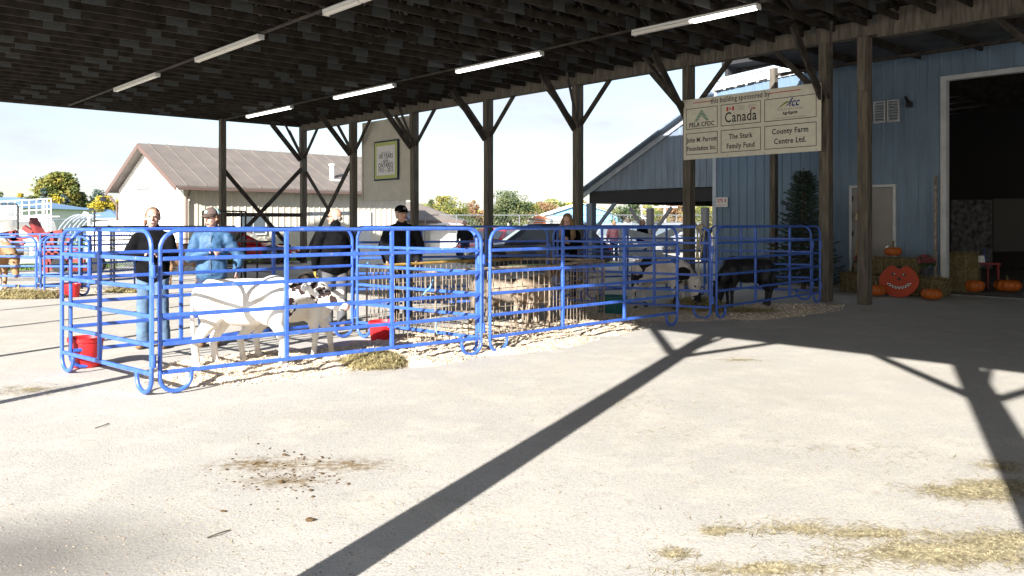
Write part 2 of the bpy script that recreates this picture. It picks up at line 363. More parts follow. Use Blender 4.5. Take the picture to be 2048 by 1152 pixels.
# ------------------------------------------------------------------ ground
def ground_mat():
    m = bpy.data.materials.new('yard'); m.use_nodes = True; n = m.node_tree.nodes; l = m.node_tree.links; b = n['Principled BSDF']
    b.inputs['Roughness'].default_value = .92; b.inputs['Specular IOR Level'].default_value = .2
    t = n.new('ShaderNodeTexCoord'); last = None
    def noi(sc_, det=6, rough=.6):
        q = n.new('ShaderNodeTexNoise'); q.inputs['Scale'].default_value = sc_; q.inputs['Detail'].default_value = det; q.inputs['Roughness'].default_value = rough
        l.new(t.outputs['Object'], q.inputs[0]); return q.outputs[0]
    def ramp(x, a, c):
        r = n.new('ShaderNodeMapRange'); r.inputs[1].default_value = a; r.inputs[2].default_value = c; r.clamp = True; l.new(x, r.inputs[0]); return r.outputs[0]
    def mix(f, a, c):
        q = n.new('ShaderNodeMix'); q.data_type = 'RGBA'; l.new(f, q.inputs[0])
        for i, k in ((6, a), (7, c)):
            if isinstance(k, tuple): q.inputs[i].default_value = (*k, 1)
            else: l.new(k, q.inputs[i])
        return q.outputs[2]
    def mul(a, c):
        q = n.new('ShaderNodeMath'); q.operation = 'MULTIPLY'
        for i, k in enumerate((a, c)):
            if isinstance(k, float): q.inputs[i].default_value = k
            else: l.new(k, q.inputs[i])
        return q.outputs[0]
    def blob(x, y, rx, ry, ang=0):
        q = n.new('ShaderNodeMapping'); q.vector_type = 'TEXTURE'; q.inputs['Location'].default_value = (x, y, 0); q.inputs['Rotation'].default_value = (0, 0, ang); q.inputs['Scale'].default_value = (rx, ry, 1)
        l.new(t.outputs['Object'], q.inputs[0]); v = n.new('ShaderNodeVectorMath'); v.operation = 'LENGTH'; l.new(q.outputs[0], v.inputs[0]); return ramp(v.outputs['Value'], 1.0, .2)
    base = mix(ramp(noi(.35, 5), .35, .65), (.425, .402, .365), (.51, .485, .44))
    base = mix(mul(ramp(noi(2.2, 8, .7), .48, .68), .7), base, (.62, .575, .495))       # trodden sawdust
    base = mix(mul(ramp(noi(55, 4, .7), .53, .66), .75), base, (.25, .24, .225))          # aggregate
    base = mix(mul(ramp(noi(85, 2, .5), .58, .68), .8), base, (.68, .63, .54))
    base = mix(mul(mul(ramp(noi(28, 6, .8), .52, .60), ramp(noi(.9, 4, .6), .46, .60)), .7), base, (.60, .53, .40))
    base = mix(mul(ramp(noi(9, 6, .8), .56, .70), .55), base, (.27, .25, .225))
    pts = [(gp(540, 930), .42, .16), (gp(570, 962), .32, .13), (gp(700, 930), .35, .16), (gp(500, 925), .16, .10)]
    nn = noi(16, 8, .75)
    for p, rx, ry in pts:
        base = mix(mul(mul(blob(p.x, p.y, rx * 1.4, ry * 1.7), ramp(nn, .46, .62)), .9), base, (.17, .11, .05))
        base = mix(mul(mul(blob(p.x, p.y, rx * .8, ry * .9), ramp(nn, .36, .52)), .8), base, (.20, .14, .065))
    for px_, py_, rx_, ry_ in ((1940, 985, .42, .25), (2020, 975, .4, .2), (1430, 1064, .14, .10), (1900, 1108, .7, .26), (2030, 1085, .45, .22), (1520, 1140, .6, .12), (1760, 1070, .5, .14)):
        g = gp(px_, py_); base = mix(mul(mul(blob(g.x, g.y, rx_, ry_), ramp(noi(60, 8, .85), .46, .58)), .65), base, (.42, .36, .24))
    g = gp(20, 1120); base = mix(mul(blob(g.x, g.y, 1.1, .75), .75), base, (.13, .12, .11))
    g = gp(1800, 780); base = mix(mul(blob(g.x, g.y, 5, 3), .2), base, (.46, .42, .36))
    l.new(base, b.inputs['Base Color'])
    q = n.new('ShaderNodeMath'); q.operation = 'ADD'; l.new(noi(60, 4, .7), q.inputs[0]); l.new(nn, q.inputs[1])
    bp = n.new('ShaderNodeBump'); bp.inputs['Strength'].default_value = .42; bp.inputs['Distance'].default_value = .012; l.new(q.outputs[0], bp.inputs['Height']); l.new(bp.outputs[0], b.inputs['Normal'])
    M['yard'] = m
ground_mat()
tag(MB().abox(-1500, 1500, -300, 2200, -.5, 0).build('ground', 'yard'), kind='structure')
def usheet(name, u0, u1, v0, v1, z, m, kind='structure'):
    mb = MB(); mb.add([B(u0, v0, z), B(u0, v1, z), B(u1, v1, z), B(u1, v0, z)], [(0, 1, 2, 3)])
    return tag(mb.build(name, m), kind=kind)
usheet('road', 28.9, 29.6, -160, 120, .006, 'road')
usheet('grass_verge', 29.6, 34.5, -160, 18.5, .012, 'grass')
usheet('grass_field', 58, 900, -900, 900, .010, 'grass')
usheet('parking_lot', 34.5, 58, 11, 70, .008, 'road')
mb = MB(); mb.add([B(18.5, 19.4, .012), B(18.5, 24, .012), B(26.5, 24, .012), B(26.5, 19.4, .012)], [(0, 1, 2, 3)])
tag(mb.build('grass_patch', 'grass'), kind='structure')
# a fringe of real blades on the verge edge nearest the yard
mb = MB()
for i in range(5200):
    u = 29.6 + abs(rnd.gauss(0, 1.3)); v = rnd.uniform(-9, 17); p = B(u, v, .012); a = rnd.uniform(0, 6.28); h = rnd.uniform(.04, .13); d = Vector((math.cos(a), math.sin(a), 0))
    if u > 33.2: continue
    mb.add([p - d * .02, p + d * .02, p + Vector((rnd.uniform(-.03, .03), rnd.uniform(-.03, .03), h))], [(0, 1, 2)])
tag(mb.build('grass_blades', 'blade'), 'short green grass blades along the verge', None, None, 'stuff')

# ------------------------------------------------------------------ pavilion (open canopy with trusses)
PV = thing('pavilion', 'large open timber canopy with dark trusses, Y braced posts and hanging sponsor sign', 'open shed', B(10, 15.2))
ZB = 4.96; UF = 28.2; UN = -8.0; VL = .15; VR = 15.2
posts = [ux(x, VR) for x in (1730, 1652, 1378, 1156, 977, 829, 707, 607)]
step = 3.2
near = [posts[0] - step * k for k in range(1, 5)]
UP2 = posts[1]
def post_part(u, v, wd, ztop, base=0.0, m='wood_post', nails=True):
    mb = MB(); mb.ubox(u - wd / 2, u + wd / 2, v - wd / 2, v + wd / 2, base, ztop)
    if nails: mb.ubox(u - wd * .42, u + wd * .42, v - wd / 2 - .045, v - wd / 2, 3.95, ztop - .002)      # scab plate under the beam
    return mb.build('post', m, PV, bevel=.012)
def brace(u, v, du, dv, z0=3.95, z1=None, wd=.11, m='wood_dark'):
    z1 = z1 or ZB + .1
    mb = MB(); mb.bar(B(u, v, z0), B(u + du, v + dv, z1), .05, wd); return mb.build('knee_brace', m, PV)
for i, u in enumerate(posts + near):
    if i in (0,): post_part(u, VR - .012, .2, ZB); continue
    post_part(u, VR, .20, ZB)
    for s in (1, -1):
        if i == 1 and s == -1: continue
        brace(u + s * .08, VR, s * 1.05, 0)
    brace(u, VR - .13, 0, -1.15, 3.85, 5.12, .17); brace(u - .1, VR - .1, -.55 if i % 2 else .5, -1.0, 3.9, 5.1, .07)
# left row: its posts stand beside and behind the camera; their shadows cross the yard
def u_of_c(c, v=.2):      # u of a post whose shadow line has offset c
    # X=c+.4577Y ; .737X+.676Y=v
    Y = (v - .737 * c) / 1.0133; X = c + .4577 * Y; return -.676 * X + .737 * Y
for c, wd in ((-2.42, .19), (.81, .22), (3.9, .27), (7.0, .2), (-7.52, .11), (-10.13, .10), (-12.87, .09), (-15.4, .09), (-18.2, .09), (-20.9, .09), (-23.4, .09)):
    u = u_of_c(c); v = .2
    post_part(u, v, wd, 5.0, nails=False)
    if wd > .15 and c > -3:
        for s in (1, -1): brace(u + s * .1, v, s * 1.05, 0, 3.95, 5.0, .11); brace(u, v, 0, s * 1.0 if s > 0 else -.2, 3.95, 5.0, .08)
        brace(u, v + .1, .4, 1.0, 3.7, 5.0, .07)
# gable end: slender posts, girt and crossed braces
gu = UF - .1
for v_ in (6.5, 1.9): pass
def v_of_x(x, u): k = (x - 1024) / F; return u * (.737 * k + .676) / (.737 - .676 * k)
v445 = v_of_x(445, UF); post_part(UF, v445, .20, 5.15, nails=False)
v100 = v_of_x(-90, UF); post_part(UF, v100, .20, 5.15, nails=False)
def zy(u, v, y): return zat(u, v, y)
MB().bar(B(UF + .0, v445 + .1, 1.80), B(UF, VR - .1, 1.80), .04, .14).build('girt', 'wood_dark', PV)
MB().bar(B(UF - .1, VR + .13, 1.84), B(posts[6] + .1, VR + .13, 1.84), .04, .14).build('girt', 'fascia_metal', PV)
MB().bar(B(UF + .05, v445, zy(UF, v445, 335)), B(UF + .05, VR - .1, zy(UF, VR, 520)), .05, .14).build('cross_brace', 'wood_dark', PV)
MB().bar(B(UF - .06, v445, zy(UF, v445, 505)), B(UF - .06, VR - .1, zy(UF, VR, 338)), .05, .14).build('cross_brace', 'wood_dark', PV)
ua, ub = posts[7], posts[6]
MB().bar(B(ua - .1, VR + .06, zy(ua, VR, 345)), B(ub + .1, VR + .06, zy(ub, VR, 505)), .05, .13).build('cross_brace', 'wood_dark', PV)
MB().bar(B(ua - .1, VR - .06, zy(ua, VR, 520)), B(ub + .1, VR - .06, zy(ub, VR, 328)), .05, .15).build('cross_brace', 'wood_dark', PV)
# long beams
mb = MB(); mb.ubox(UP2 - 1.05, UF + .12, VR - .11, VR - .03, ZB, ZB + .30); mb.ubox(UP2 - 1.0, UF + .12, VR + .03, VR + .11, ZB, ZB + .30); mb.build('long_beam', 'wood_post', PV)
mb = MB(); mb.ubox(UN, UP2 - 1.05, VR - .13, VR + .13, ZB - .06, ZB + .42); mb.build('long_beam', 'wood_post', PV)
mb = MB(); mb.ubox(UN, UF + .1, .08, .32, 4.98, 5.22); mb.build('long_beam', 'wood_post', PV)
# beam hangers
for k in range(26):
    u = UP2 + 11 - k * 1.2; MB().ubox(u - .05, u + .05, VR - .125, VR - .114, ZB + .20, ZB + .36).build('beam_hanger', 'plate_steel', PV)
ZT = 5.26; RID = (VL + VR) / 2; PITCH = .30
def roofz(v): return ZT + .12 + PITCH * (RID - VL - abs(v - RID))
us = []; u = UF - .05; rest = MB(); jr_ = random.Random(4)
while u > UN: us.append(u + jr_.uniform(-.03, .03)); u -= .61
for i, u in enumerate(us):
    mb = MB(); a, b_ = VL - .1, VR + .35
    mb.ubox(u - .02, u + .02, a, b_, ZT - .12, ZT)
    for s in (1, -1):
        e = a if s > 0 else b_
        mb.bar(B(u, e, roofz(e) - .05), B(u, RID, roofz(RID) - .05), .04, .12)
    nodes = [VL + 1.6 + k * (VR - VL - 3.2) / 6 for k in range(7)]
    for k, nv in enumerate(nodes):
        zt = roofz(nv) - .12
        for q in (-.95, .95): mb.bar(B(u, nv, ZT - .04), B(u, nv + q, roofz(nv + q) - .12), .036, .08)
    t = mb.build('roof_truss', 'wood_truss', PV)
    off = .0 if i % 2 else .42
    for nv in nodes:
        if jr_.random() < .10: continue
        pw = jr_.choice((.14, .19, .19, .23)); pq = jr_.uniform(-.05, .05)
        one = MB() if 3.4 < u < 11.9 else rest; one.ubox(u - .026, u - .0205, nv + off + pq - pw, nv + off + pq + pw, ZT - .135 + pq * .2, ZT + .085)
        if one is not rest: one.build('connector_plate', 'plate_steel', t)
tag(rest.build('connector_plates', 'plate_steel', PV), kind='stuff')
mb = MB()
for k in range(14):
    v = VL + .3 + k * 1.12
    if abs(v - RID) < .1: continue
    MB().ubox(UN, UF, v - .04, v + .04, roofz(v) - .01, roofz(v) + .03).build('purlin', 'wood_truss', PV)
mb = MB()
for a, b_ in ((VL - .25, RID), (RID, VR + .5)):
    p = [B(UN - .2, a, roofz(a) + .035), B(UF + .15, a, roofz(a) + .035), B(UF + .15, b_, roofz(b_) + .035), B(UN - .2, b_, roofz(b_) + .035)]
    mb.prism(p, Z * .03)
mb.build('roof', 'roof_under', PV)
mb = MB(); mb.ubox(UN, UF + .15, VL - .29, VL - .26, 4.95, roofz(VL) + .08); mb.build('fascia', 'fascia_metal', PV)
mb = MB(); mb.ubox(UF + .10, UF + .13, VL - .2, VR + .3, ZT - .16, ZT + .10); mb.build('fascia', 'wood_dark', PV)
# low roof joining pavilion and barn (right of the sign)
uc = UP2 + .35
mb = MB(); uc = 9.6; mb.prism([B(UN, VR + .36, 5.12), B(uc, VR + .36, 5.12), B(uc, 18.38, 5.14), B(UN, 18.38, 5.14)], Z * .12); mb.build('link_roof', 'roof_under', PV)
mb = MB()
k = uc - .1
while k > UN: MB().bar(B(k, VR + .36, 5.05), B(k, 18.36, 5.07), .04, .13).build('rafter', 'wood_truss', PV); k -= 1.2
q_ = B(10.05, 17.5); mb = MB(); mb.ubox(10.05 - .07, 10.05 + .07, 17.43, 17.57, 0, 5.11); mb.build('post', 'wood_post', PV)
MB().ubox(UN, 10.1, 17.45, 17.55, 4.93, 4.985).build('link_beam', 'wood_dark', PV)
# tube lights
def lamp(x0, x1, v, on, label):
    z = 5.02; ua, ub = ux(x0, v), ux(x1, v)
    t = thing('fluorescent_light', label, 'ceiling light', B((ua + ub) / 2, v, z), 'strip lights under the canopy trusses')
    MB().ubox(ub, ua, v - .07, v + .07, z + .045, z + .085).build('fixture_body', 'white_steel', t)
    h = (ua + ub) / 2
    if on == 2:      # only the right tube is lit
        for a, c, m in ((ub, h, 'lamp_on'), (h + .002, ua, 'lamp_off')): MB().ubox(a + .03, c - .01, v - .05, v + .05, z - .01, z + .043).build('diffuser', m, t, bevel=.02)
    else:
        for a, c in ((ub, h), (h + .002, ua)): MB().ubox(a + .02, c - .01, v - .05, v + .05, z - .01, z + .043).build('diffuser', 'lamp_on' if on else 'lamp_off', t, bevel=.02)
    for e in (ua, ub): MB().ubox(e - .015, e + .015, v - .06, v + .06, z - .012, z + .046).build('end_cap', 'white_steel', t)
lamp(495, 583, 12.1, 1, 'lit strip light nearest the far gable, leftmost in the bright row')
lamp(670, 788, 12.1, 1, 'lit strip light above the 4-H poster board, second from the far gable')
lamp(915, 1083, 12.1, 1, 'lit strip light in the middle of the bright row, between two darker stretches of conduit')
lamp(1268, 1517, 12.1, 2, 'strip light above the sponsor sign with only its right tube glowing')
lamp(232, 315, 7.1, 0, 'unlit strip light, farthest of the dull row by the left gable opening')
lamp(395, 522, 7.1, 0, 'unlit strip light, middle one of the dull row at upper left')
lamp(652, 800, 7.1, 0, 'unlit strip light cut by the top edge of the photo')
for v in (12.1, 7.1):
    c = MB().ubox(UN, UF - .3, v - .035, v + .035, 5.107, 5.137).build('conduit_rail', 'wood_dark', PV)

# ------------------------------------------------------------------ corrugated siding helper (real ribs)
def siding(mb, org, du, length, zf0, zf1, nrm, pitch=.23, depth=.022, mi=0):
    """ribbed sheet from org along du; zf0/zf1(s)=bottom/top"""
    n = max(1, int(length / pitch)); pitch = length / n
    prof = []
    for i in range(n):
        s = i * pitch; prof += [(s, 0), (s + pitch * .72, 0), (s + pitch * .79, depth), (s + pitch * .93, depth)]
    prof.append((length, 0)); vs = []; fs = []
    for s, d in prof:
        p = org + du * s + nrm * d; vs += [Vector((p.x, p.y, zf0(s))), Vector((p.x, p.y, zf1(s)))]
    for i in range(len(prof) - 1): fs.append((2 * i, 2 * i + 2, 2 * i + 3, 2 * i + 1))
    mb.add(vs, fs, mi)
# ------------------------------------------------------------------ blue barn on the right
VW = 18.4
BARN = thing('blue_barn', 'pale blue ribbed metal barn with a grey door and a huge dark doorway', 'barn', B(8, VW))
uL = ux(1430, VW); uA = ux(1885, VW); uD = uA
zdoor = zat(uD, VW, 163)
d0, d1 = ux(1700, VW), ux(1793, VW)            # d0 > d1
ztop = lambda u: 9.0
ul2 = ux(1600, VW)
def wtop(u):       # roofline of the end wall, rising towards the right
    y = np.interp(-u, [-ux(1400, VW), -ux(1430, VW), -ux(1640, VW), -ux(2048, VW)], [172, 166, 119, 10]); return zat(u, VW, y)
mb = MB(); o = B(uL, VW)
siding(mb, B(uL, VW), -U, uL - d0, lambda s: .12, lambda s: wtop(uL - s), -V)
siding(mb, B(d0, VW), -U, d0 - d1, lambda s: 2.36, lambda s: wtop(d0 - s), -V)
siding(mb, B(d1, VW), -U, d1 - uD, lambda s: .12, lambda s: wtop(d1 - s), -V)
siding(mb, B(uD, VW), -U, uD - UN, lambda s: zdoor, lambda s: wtop(uD - s), -V)
siding(mb, B(uL, VW + 14), -V, 14, lambda s: .12, lambda s: wtop(uL) if s > 4 else 4.2, U)
mb.build('wall', 'siding_blue', BARN)
mb = MB(); mb.ubox(d0 + .04, uL - .02, VW - .03, VW + .3, 0, .12); mb.ubox(uD + .1, d1 - .04, VW - .03, VW + .3, 0, .12); mb.build('foundation', 'concrete_floor', BARN)
mb = MB()
mb.ubox(uL - .06, uL + .05, VW - .05, VW + .04, 0, wtop(uL) - .02); mb.build('corner_trim', 'fascia_metal', BARN, bevel=.008)
mb = MB(); k = 60
pts = [uL + .15 - (uL + .15 - UN) * i / k for i in range(k + 1)]
for a, c in zip(pts, pts[1:]): mb.prism([B(a, VW - .08, wtop(a)), B(c, VW - .08, wtop(c)), B(c, VW + 14, wtop(c)), B(a, VW + 14, wtop(a))], Z * .08)
mb.build('roof', 'fascia_metal', BARN)
mb = MB()          # dashed row of flashing clips below the roofline
for k in range(9):
    xa = 1432 + k * 22; a, c = ux(xa, VW), ux(xa + 17, VW); y = 176 - (xa - 1432) * .232
    if xa > 1610: break
    mb.box(B((a + c) / 2, VW - .07, zat(a, VW, y + 6)), (B(a, VW, zat(a, VW, y + 6)) - B(c, VW, zat(c, VW, y + 2))) / 2, V * .012, Z * .011)
mb.build('flashing', 'black_steel', BARN)
# walk door
mb = MB(); mb.ubox(d1 + .07, d0 - .07, VW - .01, VW + .03, .05, 2.29); dr = mb.build('door', 'door_grey', BARN, bevel=.004)
mb = MB(); mb.ubox(d1, d1 + .06, VW - .045, VW + .05, 0, 2.36); mb.ubox(d0 - .06, d0, VW - .045, VW + .05, 0, 2.36); mb.ubox(d1 + .061, d0 - .061, VW - .045, VW + .05, 2.30, 2.36); mb.build('frame', 'trim_white', dr)
mb = MB(); kn = B(d1 + .17, VW - .011, .98); mb.lathe([(.032, 0), (.032, .012), (.012, .014), (.012, .045), (.030, .052), (.034, .07), (.024, .085)], 14, kn, axis=-V); mb.build('handle', 'chrome', dr, smooth='auto')
mb = MB()
for z in (.4, 1.2, 2.0): MB().ubox(d0 - .085, d0 - .062, VW - .03, VW - .012, z, z + .12).build('hinge', 'black_steel', dr)
# big doorway trim, track post, vents
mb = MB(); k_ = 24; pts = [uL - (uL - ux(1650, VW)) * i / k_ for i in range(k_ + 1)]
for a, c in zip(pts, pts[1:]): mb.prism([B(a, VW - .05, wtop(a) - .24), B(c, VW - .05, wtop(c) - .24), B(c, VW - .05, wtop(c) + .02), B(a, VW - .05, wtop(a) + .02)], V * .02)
mb.build('sunlit_white_band', 'white_steel', BARN)  # roof-edge band coloured white for metal siding blown out by the sun
mb = MB(); mb.ubox(uD - .10, uD + .02, VW - .07, VW + .10, 0, zdoor + .10); mb.ubox(UN, uD - .101, VW - .07, VW + .10, zdoor, zdoor + .10); mb.build('doorway_trim', 'trim_white', BARN, bevel=.006)
vt = thing('wall_vent', 'grey louvred double vent high on the blue wall beside the doorway', 'vent', B(ux(1777, VW), VW - .05, 4.1))
va, vb = ux(1750, VW), ux(1801, VW)
for a, c in ((va, (va + vb) / 2 + .02), ((va + vb) / 2 - .02, vb)):
    mb = MB(); z0, z1 = 3.72, 4.2
    mb.ubox(c, c + .025, VW - .09, VW - .02, z0, z1); mb.ubox(a - .025, a, VW - .09, VW - .02, z0, z1); mb.ubox(c + .026, a - .026, VW - .09, VW - .02, z1 - .025, z1); mb.ubox(c + .026, a - .026, VW - .09, VW - .02, z0, z0 + .025)
    for q in range(7): zz = z0 + .05 + q * .06; mb.box(B((a + c) / 2, VW - .055, zz), U * ((a - c) / 2 - .03), V * .022 + Z * .018, Z * .003)
    mb.build('louvre', 'trim_white', vt)
mb = MB(); q = ux(1822, VW); mb.ubox(q - .05, q + .05, VW - .16, VW - .03, 4.0, 4.12); mb.bar(B(q, VW - .1, 4.1), B(q, VW - .3, 4.2), .04, .05)
tag(mb.build('floodlight', 'black_steel', loc=B(q, VW, 4.0)), 'small dark floodlight on the blue wall right of the louvred vent', 'lamp')
ru = ux(1876, VW); mb = MB(); mb.ubox(ru - .02, ru + .02, VW - .16, VW - .10, 0, 2.5); tag(mb.build('steel_post', 'rust_steel', loc=B(ru, VW - .13)), 'thin dark rusty upright standing at the left jamb of the big doorway', 'post')
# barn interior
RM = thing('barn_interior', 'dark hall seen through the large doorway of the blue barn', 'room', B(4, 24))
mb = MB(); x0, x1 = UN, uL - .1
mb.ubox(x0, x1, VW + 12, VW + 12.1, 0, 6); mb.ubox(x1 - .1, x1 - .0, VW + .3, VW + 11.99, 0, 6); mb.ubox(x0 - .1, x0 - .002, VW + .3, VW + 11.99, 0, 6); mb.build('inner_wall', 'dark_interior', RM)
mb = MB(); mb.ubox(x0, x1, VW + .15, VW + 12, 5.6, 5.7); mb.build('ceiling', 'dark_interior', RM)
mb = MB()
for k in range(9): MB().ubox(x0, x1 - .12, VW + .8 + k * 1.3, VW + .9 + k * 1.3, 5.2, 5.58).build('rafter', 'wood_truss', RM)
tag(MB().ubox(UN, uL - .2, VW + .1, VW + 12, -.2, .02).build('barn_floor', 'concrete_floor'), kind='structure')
def hall(x, d, w_, h, z0, name, m, label, cat, dd=.04):
    p = at(x, HY, d); mb = MB(); mb.box((p.x, p.y, z0 + h / 2), (w_ / 2, 0, 0), (0, dd / 2, 0), (0, 0, h / 2)); return tag(mb.build(name, m, loc=(p.x, p.y, z0), bevel=.01), label, cat)
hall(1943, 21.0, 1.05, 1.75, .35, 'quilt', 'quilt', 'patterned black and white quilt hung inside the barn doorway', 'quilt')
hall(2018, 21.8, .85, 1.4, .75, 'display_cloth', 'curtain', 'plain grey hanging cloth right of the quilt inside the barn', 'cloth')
tb = thing('display_table', 'low dark table with a card and candle inside the barn', 'table', (at(1955, HY, 18.4).x, 18.4, 0))
p = at(1958, HY, 18.6); MB().abox(p.x - .5, p.x + .35, p.y - .25, p.y + .25, .58, .62).build('table_top', 'machine_red', tb)
for a in (-.46, .31):
    for c in (-.2, .2): MB().abox(p.x + a - .02, p.x + a + .02, p.y + c - .02, p.y + c + .02, .02, .58).build('leg', 'machine_red', tb)
mb = MB(); mb.box((p.x - .05, p.y - .1, .70), (.12, 0, 0), (0, .003, 0), (0, .02, .075)); tag(mb.build('card', 'white_paint', loc=(p.x - .05, p.y - .1, .62)), 'small white card standing on the dark table in the barn', 'card')
mb = MB(); mb.lathe([(.04, 0), (.045, .12), (.015, .2), (.018, .34)], 12, (p.x + .12, p.y, .622)); tag(mb.build('bottle', 'sign_navy', loc=(p.x + .12, p.y, .62), smooth='auto'), 'blue bottle with a pale neck beside the card on the barn table', 'bottle')

# ------------------------------------------------------------------ lean-to (grey blue gable left of the barn)
LT = thing('lean_to', 'grey blue metal open shed with sloping white fascia and Y braced back posts', 'open shed', B(ux(1178, VW), VW))
uE = ux(1167, VW)
def rake(u): # roof edge line on the wall plane
    x = None
    y = np.interp(-u, [-ux(1167, VW), -ux(1367, VW), -ux(1430, VW)], [386, 236, 190]); return zat(u, VW, y)
zb = lambda u: zat(u, VW, float(np.interp(-u, [-ux(1172, VW), -ux(1430, VW)], [383, 373])))
VE = VW + .03; u1_ = ux(1176, VW)
mb = MB(); siding(mb, B(u1_, VE), -U, u1_ - uL - .06, lambda s: zb(u1_ - s), lambda s: max(zb(u1_ - s) + .01, rake(u1_ - s) - .05), -V, .2, .02); mb.build('gable_siding', 'siding_grey', LT)
mb = MB(); e = [uE, ux(1367, VW), uL - .02]
for a, c in zip(e, e[1:]):
    mb.prism([B(a, VE - .06, rake(a) - .16), B(c, VE - .06, rake(c) - .16), B(c, VE - .06, rake(c)), B(a, VE - .06, rake(a))], V * .03)
mb.build('fascia', 'fascia_metal', LT)
mb = MB()
for a, c in zip(e, e[1:]):
    mb.prism([B(a, VE - .3, rake(a) + .005), B(c, VE - .3, rake(c) + .005), B(c, VE + 16, rake(c) + .005), B(a, VE + 16, rake(a) + .005)], Z * .05)
mb.build('roof', 'siding_grey', LT)
zs = zat(u1_, VW, 383) - .02; zl = zat(u1_, VW, 407)
mb = MB(); mb.ubox(uL - .02, u1_, VW + .06, VW + .22, zl, zs); mb.build('front_beam', 'black_steel', LT)
mb = MB(); mb.ubox(uL, u1_, VW + 7.9, VW + 8.0, zl, zs); mb.ubox(u1_ - .1, u1_, VW + .23, VW + 7.89, zl, zs); mb.build('back_beam', 'wood_dark', LT)
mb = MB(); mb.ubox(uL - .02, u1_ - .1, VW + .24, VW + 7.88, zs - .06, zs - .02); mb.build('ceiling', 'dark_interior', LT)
pu = ux(1178, VW); mb = MB(); mb.ubox(pu - .11, pu + .11, VW + .0, VW + .2, 0, zl); mb.build('post', 'siding_grey', LT)
MB().bar(B(pu - .1, VW + .1, zl - .85), B(pu - .95, VW + .1, zl + .02), .06, .10).build('knee_brace', 'siding_grey', LT)
for x in (1302, 1412):
    q = ux(x, VW + 8); MB().ubox(q - .12, q + .12, VW + 7.85, VW + 8.05, 0, zl).build('post', 'black_steel', LT)
    for s in (1, -1): MB().bar(B(q + s * .1, VW + 7.95, zl - 1.05), B(q + s * 1.05, VW + 7.95, zl + .02), .06, .13).build('knee_brace', 'black_steel', LT)
# crossed pale boards behind the pony pen
bb = thing('cross_board_gate', 'pale grey crossed boards of a low gate behind the pony pen', 'gate', B(ux(1300, 21.5), 21.5))
for a, c in (((1245, 462), (1380, 497)), ((1372, 452), (1240, 512)), ((1250, 500), (1380, 525))):
    d = 19.5; MB().bar(at(*a, d), at(*c, d + .4), .04, .17).build('board', 'fascia_metal', bb)
for x in (1243, 1382): p = at(x, HY, 19.7); MB().abox(p.x - .05, p.x + .05, p.y + .05, p.y + .15, 0, 1.45).build('gate_post', 'fascia_metal', bb)
# ------------------------------------------------------------------ signs
def put2d(mb, vs, fs, o, ax, ay, mi=0):
    mb.add([o + ax * x + ay * y for x, y in vs], fs, mi)
def lettering(name, lines, o, ax, ay, m, parent, serif=False):
    """lines: (text, x, y, size, bold[, condensed]) laid flat on the board"""
    for L in lines:
        mb = MB(); t, x, y, s, b = L[:5]; vs, fs = text_mesh(t, s, b, 1.08 if serif else 1.05, L[5] if len(L) > 5 else 1, serif)
        put2d(mb, [(a + x, c + y) for a, c in vs], fs, o, ax, ay); mb.build(name, m, parent)
def framebox(mb, x0, x1, y0, y1, wd, o, ax, ay, eps=0):
    for a, b_, c, d in ((x0, x1, y0, y0 + wd), (x0, x1, y1 - wd, y1), (x0, x0 + wd, y0 + wd, y1 - wd), (x1 - wd, x1, y0 + wd, y1 - wd)):
        mb.add([o + ax * a + ay * c, o + ax * b_ + ay * c, o + ax * b_ + ay * d, o + ax * a + ay * d], [(0, 1, 2, 3)])
SV = 15.03 - .08
su0, su1 = ux(1367, SV), ux(1642, SV); SW = su0 - su1; sz0, sz1 = 2.885, 4.19; SH = sz1 - sz0
sg = thing('sponsor_sign', 'long cream board of six framed sponsor names hung from the canopy beam', 'sign', B(su0, SV, sz0))
MB().ubox(su1, su0, SV, SV + .025, sz0, sz1).build('board', 'sign_cream', sg, bevel=.003)
o = B(su0, SV - .003, sz0); ax = -U
cols = [(.022, .275), (.300, .596), (.622, .972)]; rows = [(.50, .845), (.075, .435)]
mb = MB()
for a, b_ in cols:
    for c, d in rows:
        mb = MB(); framebox(mb, a * SW, b_ * SW, c * SH, d * SH, .013, o, ax, Z); mb.build('panel_frame', 'sign_black', sg)
cc = [(a + b_) / 2 * SW for a, b_ in cols]; rr = [(a + b_) / 2 * SH for a, b_ in rows]
lettering('lettering', [('this building sponsored by', .44 * SW, .925 * SH, .150, .002, .80),
    ('PELA CFDC', cc[0], .565 * SH, .135, .003, .88), ('John M. Parrott', cc[0], .315 * SH, .138, .003, .80), ('Foundation Inc.', cc[0], .175 * SH, .138, .003, .80),
    ('Canada', cc[1], .625 * SH, .30, .004, .78), ('The Stark', cc[1], .32 * SH, .148, .003, .86), ('Family Fund', cc[1], .17 * SH, .148, .003, .86),
    ('County Farm', cc[2], .335 * SH, .150, .003, .90), ('Centre Ltd.', cc[2], .185 * SH, .150, .003, .90), ('AgriSpirit', cc[2], .605 * SH, .082, .003, .9)], o, ax, Z, 'sign_black', sg, True)
lettering('small_lettering', [('Farm Credit Canada', cc[2], .665 * SH, .062, 0, 1.0), ('Your community your success', cc[2], .54 * SH, .050, 0, 1.0), ('Industry', cc[1] + .02, .785 * SH, .05, 0), ('Canada', cc[1] + .02, .748 * SH, .05, 0), ('Industrie', cc[1] + .27, .785 * SH, .05, 0), ('Canada', cc[1] + .27, .748 * SH, .05, 0)], o, ax, Z, 'sign_grey', sg)
mb = MB()
def rect(mb, x0, x1, y0, y1): mb.add([o + ax * x0 + Z * y0, o + ax * x1 + Z * y0, o + ax * x1 + Z * y1, o + ax * x0 + Z * y1], [(0, 1, 2, 3)])
rect(mb, .08 * SW, .235 * SW, .925 * SH, .938 * SH); rect(mb, .655 * SW, .87 * SW, .925 * SH, .938 * SH)
